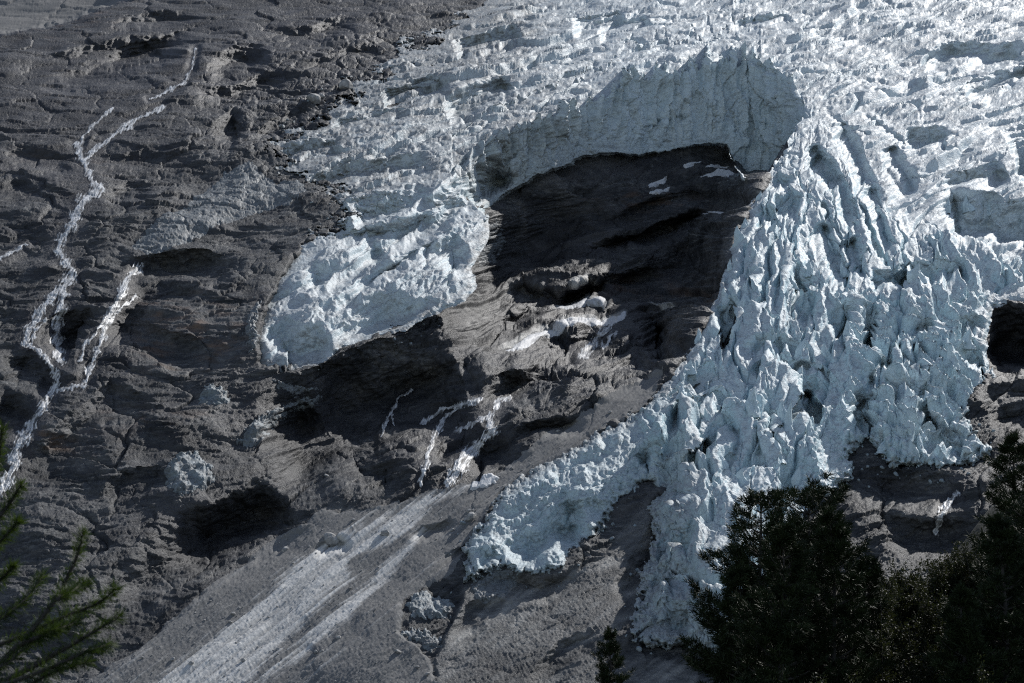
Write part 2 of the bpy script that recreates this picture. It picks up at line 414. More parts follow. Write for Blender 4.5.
# ------------------------------------------------------------------ glacier: thickness and fields
ice_sd = poly_sd(WX, WY, ICE, 90)
ice_sd = ice_sd + (46 * fbm(GX / 30, GY / 10, 5, 23, .7) + 1) * (1 - sstep(430, 500, GX)) * (1 - sstep(215, 260, GY)) * (ice_sd > -40)
ice_sd = ice_sd + 9 * fbm(GX / 8, GY / 8, 3, 24, .6) * sstep(330, 400, GY) * (np.abs(ice_sd) < 40)
wT = region([(800,110),(765,178),(728,264),(690,355),(640,410),(660,470),(640,600),(600,660),(820,660),(810,500),(1010,470),(1000,300),(1040,270),(960,230),(900,215),(880,190),(850,140)], 12)
wT = wT * sstep(-10, 120, (GY - 105) - .42 * np.maximum(GX - 800, 0)) ** .7
wL = region([(250,360),(262,300),(300,240),(350,200),(400,190),(455,176),(490,205),(486,300),(440,320),(330,372)], 12)
wB = region([(660,400),(580,446),(500,494),(455,555),(462,590),(600,580),(650,500),(668,440)], 10)
inner = sstep(0, 26, ice_sd)
edge = np.clip(ice_sd / 12, -1, 1)
tmax = 9 + 17 * wT + 12 * wL + 20 * wB
front = (np.clip(ice_sd, 0, 60) / 60) ** .65
THK = np.where(ice_sd > 0, tmax * (.10 * np.clip(ice_sd / 4, 0, 1) + .9 * front), ice_sd * .9)
# no false thickness along the cliff foot
by_foot = sstep(452, 480, GX) * (1 - sstep(742, 760, GX)) * (GY < footy[None] + 12) * (GY > lipj[None] - 30)
THK = np.where(by_foot > 0, np.where(ice_sd > 0, 6.0, ice_sd * 3), THK)
ID = np.zeros_like(GX)
YC = baseY(liny + 3)[None] + 10 * fbm(GX / 60, GY / 200, 2, 88)
lipj = np.minimum(lipj, liny)
cl = np.where(GY > lipj[None], YC - BY, 0) * fade[None]
cl = np.where((GY < footy[None] + 6) & (fade[None] > 0) & (GY > np.minimum(lipj, liny)[None]), cl, 0)
# tongue side of the bowl is not part of the cliff
tmask = poly_sd(GX, GY, [(802,116),(765,176),(740,230),(900,260),(900,116)], 20) > 0
cl = np.where(tmask, 0, cl)
m_cliff = (cl != 0).astype(f32)
ID += cl
L_ICE = [  # upright faces of the ice
 # left tongue
 ([(254,340),(264,324),(284,312),(306,326),(330,322)], 40, 16, .9),
 ([(325,330),(350,316),(372,296),(396,290),(420,300),(440,296)], 30, 14, .8),
 ([(345,280),(380,262),(415,246),(440,238)], 9, 16, .9),
 ([(330,300),(360,280),(400,258)], 7, 12, .9),
 ([(425,262),(440,240),(458,234),(470,250),(478,270)], 46, 16, .9),
 ([(300,262),(340,262),(380,240)], 13, 18, .9),
 ([(330,228),(360,225),(400,222),(430,208)], 10, 14, .9),
 ([(345,232),(370,228),(400,215),(430,196),(455,182),(480,165),(500,150)], 24, 14, .9),
 ([(345,205),(372,196),(400,188),(428,178)], 16, 16, 1.0),
 ([(260,292),(290,288),(320,270)], 9, 14, 1.0),
 # dirty ice, upper left
 ([(265,150),(300,144),(340,135)], 10, 14, 1.0),
 ([(300,176),(350,162),(390,156),(430,150)], 10, 14, 1.0),
 ([(330,120),(375,108),(410,104)], 6, 12, 1.0),
 ([(380,88),(420,80),(450,76)], 11, 14, 1.1),
 ([(440,100),(480,82),(510,72)], 13, 16, 1.1),
 ([(450,40),(490,30),(520,24)], 10, 14, 1.1),
 # upper icefield
 ([(570,18),(600,14),(625,10)], 9, 12, 1.0),
 ([(596,28),(620,20),(650,14)], 8, 12, 1.0),
 ([(730,20),(770,14),(790,10)], 6, 10, 1.0),
 ([(918,54),(950,40),(1000,44),(1024,42)], 13, 14, 1.0),
 ([(960,82),(990,72),(1030,58)], 12, 14, 1.0),
 ([(905,126),(930,124),(950,128)], 14, 12, 1.1),
 ([(980,96),(1010,86),(1040,76)], 6, 10, 1.0),
 ([(1000,130),(1018,122),(1040,120)], 40, 24, .8),
 # right: wide wall
 ([(930,204),(950,188),(968,196),(990,190),(1010,198),(1040,200)], 36, 10, 1.0),
 ([(940,172),(975,166),(1005,158)], 12, 14, 1.0),
 # ribs in the middle, facing left and down
 ([(872,218),(858,196),(848,172),(838,150),(825,128)], 13, 12, .7),
 ([(910,196),(896,186),(884,165),(876,148)], 11, 12, .8),
 ([(884,256),(876,236),(868,214),(858,190)], 9, 8, 1.0),
 ([(842,226),(836,205),(826,186),(812,166),(800,150)], 12, 10, .9),
 ([(832,194),(815,176),(806,160)], 10, 10, .9),
 ([(830,290),(822,270),(812,245),(806,225)], 16, 12, .9),
 ([(848,285),(843,262),(836,240)], 14, 10, .9),
 # benches and blocks of the icefall
 ([(785,268),(800,262),(818,272)], 26, 10, .9),
 ([(790,300),(806,292),(822,296)], 24, 10, .9),
 ([(820,318),(845,302),(862,312)], 44, 14, .9),
 ([(855,305),(875,300),(888,308)], 40, 12, .9),
 ([(885,284),(900,270),(912,268),(926,276)], 54, 12, .8),
 ([(898,262),(920,256),(945,262),(965,258)], 18, 12, .9),
 ([(868,270),(890,268),(905,262)], 14, 10, .9),
 ([(905,320),(925,314),(942,326)], 14, 10, 1.0),
 ([(888,346),(910,340),(932,344)], 10, 8, 1.0),
 ([(870,356),(900,356),(930,366)], 12, 8, 1.0),
 ([(866,372),(885,374),(902,384)], 12, 8, 1.0),
 ([(885,388),(910,382),(930,392)], 13, 9, 1.0),
 ([(852,392),(868,388),(886,402)], 14, 9, 1.0),
 ([(950,356),(968,336),(990,340)], 34, 12, .9),
 ([(955,318),(975,312),(990,318)], 14, 10, 1.0),
 ([(904,410),(925,380),(940,392)], 26, 10, .9),
 ([(910,438),(930,412),(960,424),(980,444)], 22, 12, .9),
 ([(840,405),(860,398),(882,402)], 24, 10, .9),
 ([(845,448),(862,432),(884,440)], 26, 10, 1.0),
 ([(735,350),(760,336),(790,334),(808,340)], 12, 10, .9),
 ([(745,362),(770,352),(800,356),(826,360)], 9, 8, 1.0),
 ([(780,375),(800,360),(825,362),(842,384)], 50, 12, .9),
 ([(700,300),(718,290),(745,300)], 52, 14, .9),
 ([(738,276),(750,266),(764,276)], 36, 12, .9),
 ([(718,262),(730,258),(742,268)], 20, 10, .9),
 ([(704,398),(722,386),(740,396)], 56, 14, .9),
 ([(752,418),(770,406),(785,412)], 60, 14, .9),
 ([(768,450),(777,436),(790,458)], 44, 12, .9),
 ([(690,440),(712,420),(735,412)], 18, 12, .9),
 ([(660,410),(690,392),(715,376)], 14, 12, .9),
 ([(664,396),(684,372),(704,356)], 12, 10, .9),
 ([(770,200),(790,190),(806,196)], 16, 12, .9),
 ([(760,180),(778,172),(796,178)], 10, 10, .9),
 ([(745,216),(762,206),(782,212)], 20, 12, .9),
 # lower lobe
 ([(478,540),(500,508),(530,490),(556,480),(580,476)], 50, 20, .8),
 ([(596,432),(614,428),(622,438)], 12, 8, 1.0),
 ([(545,468),(580,452),(610,444)], 12, 12, .9),
 ([(560,505),(590,496),(620,506)], 10, 12, .9),
 ([(630,455),(645,442),(660,450)], 42, 14, 1.1),
 ([(468,552),(490,540),(510,544)], 16, 10, .9),
 ([(545,545),(560,528),(590,520)], 24, 10, .9),
 ([(655,500),(680,470),(700,500)], 30, 14, .8),
 ([(645,540),(670,520),(700,530)], 22, 14, .8),
 ([(640,580),(670,556),(706,570)], 24, 14, .8),
 ([(625,625),(660,600),(700,604)], 22, 14, .8),
]
IL = np.zeros_like(GX)
for pts, h, rec, k in L_ICE: ledge(IL, pts, h, rec, k * (1.2 if pts[0][0] > 640 and pts[0][1] > 170 else 1.0))
V_ICE = [  # open crevasses
 ([(862,110),(880,124),(902,140),(916,146)], 2, 7),([(884,165),(896,184),(910,196)], 2.5, 9),([(858,200),(868,225),(876,246),(884,258)], 2.6, 14),
 ([(840,190),(846,210),(858,235)], 2, 10),([(806,158),(822,176),(836,196)], 3.4, 11),([(820,200),(832,222),(840,240)], 2.4, 10),
 ([(872,140),(850,128),(826,112)], 2, 6),([(844,240),(850,262),(846,285)], 2.6, 13),([(856,268),(850,285)], 2, 9),([(868,250),(858,278)], 1.6, 8),
 ([(787,250),(783,275),(780,300)], 2.2, 10),([(810,310),(814,335)], 2, 8),([(724,405),(724,430)], 1.4, 6),([(732,300),(732,335)], 1.8, 7),
 ([(760,300),(764,322)], 1.8, 7),([(745,420),(735,450),(715,480)], 2, 7),([(758,430),(760,470)], 1.6, 6),([(800,400),(812,440)], 2, 9),
 ([(951,196),(956,212),(958,224)], 1.2, 5),([(984,200),(980,224)], 1.2, 4),([(965,166),(968,178)], 1, 4),
 ([(760,100),(766,120),(764,140)], 1.3, 5),([(780,112),(782,135)], 1.2, 5),([(722,110),(718,126)], 1.2, 4),
 ([(640,128),(665,122),(690,116)], 1.4, 5),([(500,165),(520,150)], 1.2, 3),
 ([(425,275),(428,250),(436,240)], 2, 6),([(446,270),(448,290)], 2, 6),([(462,255),(468,275)], 2, 5),
 ([(700,160),(720,160)], 1, 2),
 ([(335,315),(355,300),(375,285)], 2, 4),([(360,290),(400,262),(430,246)], 2, 5),([(350,278),(390,252),(425,236)], 2, 5),
]
for pts, w, dep in V_ICE: crev(IL, pts, w, dep)

wRib = region([(785,104),(860,92),(930,190),(915,270),(880,300),(850,300),(806,250),(775,180)], 14)
ID += IL * sstep(-2, 16, ice_sd) * (1 + .15 * wRib)
under = sstep(1, 9, ice_sd)
RD = np.where(ice_sd > 0, np.maximum(RD, RD + (ID - THK + 22 - RD) * under), RD)
RH *= 1 - .85 * under

def seracs(cell, aspect, ang, seed, squash=.62, tilt=1.0):
    u, v = rot(SX, ST * squash, ang)
    u = u / (cell * aspect); v = v / cell
    a = fbm(u * 1.3, v * 1.3, 3, seed + 1); b = fbm(u * 1.3, v * 1.3, 3, seed + 2)
    f1, f2, hid, ox, oy = worley(u + .35 * a, v + .35 * b, seed)
    gap = f2 - f1
    r1 = u01(hid) - .5; r2 = u01(hid >> np.uint32(5)) - .5; r3 = u01(hid >> np.uint32(9))
    top = r1 + tilt * (ox * r2 * 1.6 + oy * (r3 * 1.1 - .2))
    return top * .9 * sstep(0, .1, gap) + .18 * sstep(0, .4, gap) - .6 * (1 - sstep(0, .12, gap)), r3
def spikes(cell, seed, squash=.6):
    u = SX / cell; v = ST * squash / cell
    a = fbm(u * 1.2, v * 1.2, 3, seed + 1); b = fbm(u * 1.2, v * 1.2, 3, seed + 2)
    f1, f2, hid, ox, oy = worley(u + .4 * a, v + .4 * b, seed)
    k = u01(hid)
    return np.clip(1 - f1 * 1.25, 0, 1) ** .9 * (.3 + k * 1.1) - .35
sA, bA = seracs(34, 1.5, -35, 301); sB, bB = seracs(14, 1.3, -40, 311); sC, bC = seracs(6, 1.2, 10, 321)
sD, _ = seracs(2.8, 1.2, 0, 331)
uA, cA = seracs(22, 2.6, 26, 341); uB, cB = seracs(8, 2.2, 24, 351)
_a, _b = rot(SX, ST * .6, 24)
sastr = ridged(_a / 26, _b / 7, 5, 361, .6) - .42
pn = spikes(15, 371); pn2 = spikes(6, 381)
fl = (ridged(GX / 15, GY / 60, 4, 391, .6) - .45) * 1.3 + fbm(GX / 34, GY / 30, 3, 393) * 1.5
wU = (1 - wT) * (1 - wL) * (1 - wB) * (1 - m_cliff)
wRib = region([(785,104),(860,92),(930,190),(915,270),(880,300),(850,300),(806,250),(775,180)], 14)
# the icefall spreads like a fan below its neck: fins and slots run down it
ax_, ay_ = 808., 50.
_dx = GX + 10 * _w1 - ax_; _dy = GY + 10 * _w2 - ay_
psi = np.arctan2(_dx, np.maximum(_dy, 1)) * 220; phi = np.hypot(_dx, _dy)
qT = wT * (1 - .75 * wRib) * mix(.55, 1, sstep(110, 230, phi))
pinn = np.exp(-((seg_dist(GX, GY, [(770,180),(738,235),(716,310),(680,385),(668,470)], False)[0]) / 26) ** 2) * wT * (1 - wRib)
_u, _v = rot(SX, ST * .6, -12)
jag = (ridged(_u / 30, _v / 17, 5, 421, .5) - .45) * filt(6); jag2 = (ridged(SX / 9, ST * .6 / 12, 4, 431, .55) - .45) * filt(5)
lowr = sstep(830, 880, GX) * sstep(290, 330, GY)          # benches at lower right
def fan_cells(w, l, seed):
    u = psi / w; v = phi / l
    a = fbm(u * 1.1, v * 1.1, 3, seed + 1); b = fbm(u * 1.1, v * 1.1, 3, seed + 2)
    f1, f2, hid, ox, oy = worley(u + .4 * a, v + .4 * b, seed)
    return f1, f2 - f1, u01(hid), u01(hid >> np.uint32(6)), ox, oy
f1, gap, k1, k2, ox, oy = fan_cells(34, 62, 441)
slot = 1 - sstep(.02, .11, gap)
fblock = (k1 - .5) * 1.1 + ox * (k2 - .5) * 2.2 + oy * 1.1
f1b, gapb, k1b, k2b, oxb, oyb = fan_cells(13, 26, 451)
slotb = 1 - sstep(.02, .14, gapb)
fblockb = (k1b - .5) * 1.1 + oxb * (k2b - .5) * 2.0 + oyb * .9
f1c, gapc, k1c, k2c, oxc, oyc = fan_cells(5.5, 9, 455)
fblockc = (k1c - .5) * 1.1 + oxc * (k2c - .5) * 2.0 + oyc * .8 - .5 * (1 - sstep(.02, .2, gapc))
def crest(u, v, seed, k=2.0):
    return np.clip(1 - np.abs(perlin(u, v, seed) + .22 * perlin(u * 2.3, v * 2.1, seed + 1) + .08 * perlin(u * 5, v * 4.3, seed + 2)) * k, 0, 1) ** 1.25 - .35
def thin(u, v, seed, w=.06):
    return 1 - sstep(0, w, np.abs(perlin(u, v, seed) + .15 * perlin(u * 2.6, v * 2.2, seed + 1)))
fins = crest(psi / 23, phi / 130, 461, 1.7); fins2 = crest(psi / 9.5, phi / 62, 471, 1.7)
mA = sstep(-.25, .3, fbm(GX / 46, GY / 46, 3, 475)); mB = sstep(-.25, .3, fbm(GX / 30, GY / 30, 3, 476))
f1s, _, k1s, k2s, _, _ = fan_cells(11, 22, 481)
spire = np.clip(1 - f1s * 1.5, 0, 1) ** 1.1 * np.clip(k1s * 1.7 - .5, 0, 1.2)
u, v = rot(GX, GY, 28)
u = u + 6 * _w1; v = v + 4 * _w2
rub = np.exp(-((GX - 330) / 130) ** 2 - ((GY - 90 + .35 * (GX - 330)) / 75) ** 2) * (1 - under)
RH += rub * (sB * 2.0 + sC * 1.3 * filt(4) + sA * 1.5)
IH = qT * (fblock * 3.8 - slot * 6.0 + (fblockb * 1.5 - slotb * 2.0) * (.2 + .8 * mA) + fblockc * .45 * mB + fins * 7.5 * (1 - .7 * lowr) + fins2 * 2.6 * (.35 + .65 * mB))
bn = crest(u / 44, v / 10, 491); bn2 = crest(u / 20, v / 5, 493)
IH += qT * lowr * (bn * 7 + bn2 * 2.5 + jag * 1)
IH += wT * wRib * (fbm(SX / 9, ST / 9, 4, 395) * .6 + fins * 1.2 - slot * 2.2 + fblock * 1.0 + thin(psi / 30, phi / 16, 494) * -2)
IU = qT * spire * 1.8 * mA + pinn * spire * 8
u, v = rot(GX, GY, -32)
lstr = ridged(u / 95 + .3 * _w1, v / 17 + .35 * _w2, 4, 495, .42) - .45
IH += wL * (fbm(SX / 14, ST / 14, 4, 496) * 1.5 + sC * .2 + lstr * 7.0)
IH += wB * (fbm(SX / 16, ST / 16, 4, 497) * 1.8 + sC * .2 + jag * 3.0 + lstr * 4.0)
u, v = rot(GX, GY, -20)
ustr = ridged(u / 70 + .5 * _w1, v / 8 + .6 * _w2, 5, 498, .55) - .45
flat = sstep(790, 900, GX) * sstep(60, 110, GY)          # smoother to the right
def icesteps(ang, L, seed):
    u, v = rot(SX, ST * .62, ang)
    c = v / L + 1.3 * fbm(u / (L * 6), v / (L * 3), 4, seed) + .16 * fbm(u / L, v / L, 3, seed + 50)
    q = c - np.floor(c)
    amp = .2 + 1.25 * sstep(-.2, .4, fbm(u / (L * 4), v / (L * 1.4), 3, seed + 9))
    return (sstep(0, .12, q) * (1 - q) ** 1.2 - .4) * amp
mU = sstep(-.3, .3, fbm(SX / 80, ST / 110, 3, 531)); mV = sstep(-.25, .3, fbm(SX / 36, ST / 50, 3, 541))
IH += wU * (icesteps(38, 44, 551) * 4.4 + icesteps(34, 17, 561) * 2.6 * filt(7) + icesteps(40, 8, 565) * 1.2 * filt(3.5) * (.4 + .6 * mV) + (uA * 1.6 * mV + uB * .6 * filt(6) * mV) * (1 - .75 * flat) + (sC * .4 * filt(4) + (sB * .8 + jag2 * 1.0) * filt(7) * mU) * (1 - .8 * flat) + ustr * 3.0 * (1 - .5 * mU) + fbm(SX / 90, ST / 140, 3, 397) * 6)
cu = GX / 17 + .5 * _w1; cv = GY / 46 + .3 * _w2
cf1, cf2, chid, cox, coy = worley(cu, cv, 571)
ck1 = u01(chid); ck2 = u01(chid >> np.uint32(6))
crack = .6 * (1 - sstep(.015, .09, cf2 - cf1))
cf1b, cf2b, chb, coxb, coyb = worley(GX / 6.5 + .5 * _w1, GY / 15 + .4 * _w2, 581)
u, v = rot(SX, ST * .62, 36)
IH -= wU * 4.5 * thin(u / 95, v / 24, 556, .07) * sstep(-.25, .15, fbm(SX / 60, ST / 80, 2, 557))
IH += m_cliff * ((ck1 - .5) * 4.0 + cox * (ck2 - .5) * 12 - crack * 2.6 + ((u01(chb) - .5) * 1.0 + coxb * (u01(chb >> np.uint32(6)) - .5) * 2.0 - (1 - sstep(.02, .12, cf2b - cf1b)) * .9) + crest(GX / 12 + .4 * _w1, GY / 70, 588) * 7.5 * sstep(0, 40, footy[None] - GY) + fl * 1.2)
IH *= .25 + .75 * inner

IU *= inner
# ------------------------------------------------------------------ positions
def normals(P):
    du = np.empty_like(P); dv = np.empty_like(P)
    du[:, 1:-1] = P[:, 2:] - P[:, :-2]; du[:, 0] = P[:, 1] - P[:, 0]; du[:, -1] = P[:, -1] - P[:, -2]
    dv[1:-1] = P[2:] - P[:-2]; dv[0] = P[1] - P[0]; dv[-1] = P[-1] - P[-2]
    n = np.cross(dv, du)
    n /= np.linalg.norm(n, axis=-1, keepdims=True) + 1e-9
    return n
def blur(A, n):
    for _ in range(n):
        A[:, 1:-1] = (A[:, :-2] + 2 * A[:, 1:-1] + A[:, 2:]) / 4
        A[1:-1] = (A[:-2] + 2 * A[1:-1] + A[2:]) / 4
    return A
UP = np.array([0, 0, 1], f32)
def micro(P, amp, seed, s=1.3):
    X, Y, Z = P[..., 0], P[..., 1], P[..., 2]
    m = fbm((X + .6 * Z) / s, (Y * .8 - .7 * Z) / s, 3, seed, .6) + fbm((X - .5 * Z) / (s * .8), (Z + .3 * Y) / (s * .8), 3, seed + 7, .6)
    return P + normals(P) * (m * amp)[..., None]

PR = at(GX, GY, BY + RD)
n = blur(normals(PR), 6); n /= np.linalg.norm(n, axis=-1, keepdims=True)
PR = PR + (n * .75 + UP * .3) * RH[..., None]
PR = micro(PR, .28 * (1 - .5 * m_scree), 401)
print('rock', time.time() - T0)
PI_ = at(GX, GY, BY + ID - THK)
# where there is no cliff the ice rides on the rock
n = blur(normals(PI_), 5); n /= np.linalg.norm(n, axis=-1, keepdims=True)
w_up = (.5 * (1 - m_cliff))[..., None]
PI_ = PI_ + (n * (1 - w_up * .7) + UP * w_up) * IH[..., None] + np.array([0, -.35, .94], f32) * IU[..., None]
PI_ = micro(PI_, .30 + 0 * GX, 411)
print('ice', time.time() - T0)

# ------------------------------------------------------------------ meshes out of the sheets
def mesh_from(name, V, F, attrs=None, smooth=True):
    me = bpy.data.meshes.new(name)
    nf = len(F); k = F.shape[1]
    me.vertices.add(len(V)); me.vertices.foreach_set('co', np.ascontiguousarray(V, f32).ravel())
    me.loops.add(nf * k); me.loops.foreach_set('vertex_index', np.ascontiguousarray(F, np.int32).ravel())
    me.polygons.add(nf); me.polygons.foreach_set('loop_start', np.arange(0, nf * k, k, dtype=np.int32))
    me.polygons.foreach_set('use_smooth', np.full(nf, smooth))
    for a, v in (attrs or {}).items():
        me.attributes.new(a, 'FLOAT', 'POINT').data.foreach_set('value', np.ascontiguousarray(v, f32).ravel())
    me.update(calc_edges=True)
    return me
def sheet(name, P, fm, attrs, mat, parent=None):
    """the faces of the sheet where fm (one per quad) is true, as one object"""
    jj, ii = np.nonzero(fm)
    a = jj * NX + ii
    F = np.stack([a + NX, a + NX + 1, a + 1, a], -1)
    used, inv = np.unique(F, return_inverse=True)
    V = P.reshape(-1, 3)[used]
    me = mesh_from(name, V, inv.reshape(F.shape), {k: v.reshape(-1)[used] for k, v in attrs.items()})
    o = bpy.data.objects.new(name, me); C.objects.link(o)
    me.materials.append(mat)
    if parent: o.parent = parent
    return o
def q(A):  # vertex field -> quads
    return A[:-1, :-1]
def tag(o, label=None, cat=None, group=None, kind=None):
    if label: o['label'] = label
    if cat: o['category'] = cat
    if group: o['group'] = group
    if kind: o['kind'] = kind
    return o
def empty(name, loc=(0, 0, 0)):
    o = bpy.data.objects.new(name, None); o.location = loc; C.objects.link(o); return o

# ------------------------------------------------------------------ materials
def newmat(name):
    m = bpy.data.materials.new(name); m.use_nodes = True
    nt = m.node_tree; b = nt.nodes['Principled BSDF']
    return m, nt, b
def N(nt, t, **kw):
    n = nt.nodes.new(t)
    for k, v in kw.items():
        if k in n.inputs: n.inputs[k].default_value = v
        else: setattr(n, k, v)
    return n
def noise(nt, co, scale, detail=6, rough=.6, dist=0):
    n = N(nt, 'ShaderNodeTexNoise'); n.inputs['Scale'].default_value = scale; n.inputs['Detail'].default_value = detail
    n.inputs['Roughness'].default_value = rough; n.inputs['Distortion'].default_value = dist
    nt.links.new(co, n.inputs['Vector']); return n.outputs['Fac']
def ramp(nt, fac, stops):
    n = N(nt, 'ShaderNodeValToRGB'); e = n.color_ramp.elements
    while len(e) < len(stops): e.new(.5)
    for k, (p, c) in enumerate(stops):
        e[k].position = p; e[k].color = (*c, 1) if len(c) == 3 else c
    nt.links.new(fac, n.inputs['Fac']); return n.outputs['Color']
def mixc(nt, fac, a, b, mode='MIX'):
    n = N(nt, 'ShaderNodeMix'); n.data_type = 'RGBA'; n.blend_type = mode
    for s, v in ((n.inputs[0], fac), (n.inputs[6], a), (n.inputs[7], b)):
        if isinstance(v, (int, float)): s.default_value = v
        elif isinstance(v, tuple): s.default_value = (*v, 1)
        else: nt.links.new(v, s)
    return n.outputs[2]
def mth(nt, op, a, b=None, clamp=False):
    n = N(nt, 'ShaderNodeMath', operation=op); n.use_clamp = clamp
    for s, v in zip(n.inputs, (a, b)):
        if v is None: continue
        if isinstance(v, (int, float)): s.default_value = v
        else: nt.links.new(v, s)
    return n.outputs[0]
def attr(nt, name):
    n = N(nt, 'ShaderNodeAttribute'); n.attribute_name = name; return n.outputs['Fac']
def bumpn(nt, b, h, dist, strength=1.0, prev=None):
    n = N(nt, 'ShaderNodeBump'); n.inputs['Distance'].default_value = dist; n.inputs['Strength'].default_value = strength
    nt.links.new(h, n.inputs['Height'])
    if prev: nt.links.new(prev, n.inputs['Normal'])
    nt.links.new(n.outputs['Normal'], b.inputs['Normal']); return n.outputs['Normal']
def objco(nt):
    return N(nt, 'ShaderNodeTexCoord').outputs['Object']
def mapping(nt, co, scale, rotz=0):
    n = N(nt, 'ShaderNodeMapping'); n.inputs['Scale'].default_value = scale; n.inputs['Rotation'].default_value = rotz if isinstance(rotz, tuple) else (0, 0, rotz)
    nt.links.new(co, n.inputs['Vector']); return n.outputs['Vector']

# bare rock: grey-brown, banded, with rust and pale quartz veins
M_ROCK, nt, b = newmat('glacier_polished_rock')
co = objco(nt)
n1 = noise(nt, co, .05, 8, .65); n2 = noise(nt, mapping(nt, co, (.12, .3, .5), (.4, .5, 0)), 1.0, 8, .7); n3 = noise(nt, co, .9, 5, .7)
c = ramp(nt, n2, [(.25, (.020, .023, .027)), (.48, (.052, .056, .060)), (.62, (.13, .134, .136)), (.8, (.30, .30, .295))])
c = mixc(nt, ramp(nt, n1, [(.35, (0, 0, 0)), (.65, (1, 1, 1))]), c, mixc(nt, .6, c, (.10, .10, .105)))
c = mixc(nt, mth(nt, 'MULTIPLY', attr(nt, 'rust'), .75), c, mixc(nt, n3, (.12, .075, .05), (.18, .12, .085)))
c = mixc(nt, attr(nt, 'wet_shade'), c, mixc(nt, n3, (.034, .035, .040), (.06, .06, .064)))
c = mixc(nt, attr(nt, 'pale'), c, mixc(nt, n3, (.34, .34, .33), (.54, .54, .52)))
n5 = noise(nt, mapping(nt, co, (.018, .03, .04), (.3, .5, .2)), 1.0, 5, .6, .6)
c = mixc(nt, 1.0, c, ramp(nt, n5, [(.32, (.45, .46, .48)), (.5, (1, 1, 1)), (.66, (1.75, 1.72, 1.66))]), 'MULTIPLY')
n4 = noise(nt, co, 2.2, 4, .75)
c = mixc(nt, mth(nt, 'MULTIPLY', ramp(nt, n4, [(.56, (0, 0, 0)), (.74, (1, 1, 1))]), .4), c, (.22, .222, .225))
c = mixc(nt, mth(nt, 'MULTIPLY', ramp(nt, n4, [(.30, (1, 1, 1)), (.45, (0, 0, 0))]), .6), c, (.022, .022, .024))
nt.links.new(c, b.inputs['Base Color'])
rr = mth(nt, 'ADD', mth(nt, 'MULTIPLY', n3, .4), .30); nt.links.new(rr, b.inputs['Roughness'])
nt.links.new(mth(nt, 'ADD', mth(nt, 'MULTIPLY', attr(nt, 'wet_shade'), .16), .10), b.inputs['Specular IOR Level'])
p = bumpn(nt, b, noise(nt, mapping(nt, co, (.5, .7, 1.3), (.3, .4, 0)), 1.0, 8, .7), 1.0, .9)
p = bumpn(nt, b, n3, .6, .8, p)
bumpn(nt, b, n4, .2, .8, p)

M_SCREE, nt, b = newmat('moraine_debris')
co = objco(nt)
n3 = noise(nt, co, 1.1, 6, .75); n1 = noise(nt, co, .06, 6, .6)
c = mixc(nt, n3, (.085, .085, .087), (.30, .30, .295))
c = mixc(nt, ramp(nt, n1, [(.4, (0, 0, 0)), (.65, (1, 1, 1))]), c, mixc(nt, n3, (.12, .12, .12), (.28, .28, .275)))
vo = N(nt, 'ShaderNodeTexVoronoi'); vo.inputs['Scale'].default_value = .8; nt.links.new(co, vo.inputs['Vector'])
c = mixc(nt, ramp(nt, vo.outputs['Distance'], [(.12, (.8, .8, .8)), (.2, (0, 0, 0))]), c, mixc(nt, vo.outputs['Color'], (.08, .08, .08), (.62, .62, .60)))
c = mixc(nt, attr(nt, 'pale'), c, mixc(nt, n3, (.46, .46, .45), (.76, .76, .74)))
nt.links.new(c, b.inputs['Base Color']); b.inputs['Roughness'].default_value = .85; b.inputs['Specular IOR Level'].default_value = .1
bumpn(nt, b, n3, .4, .6)

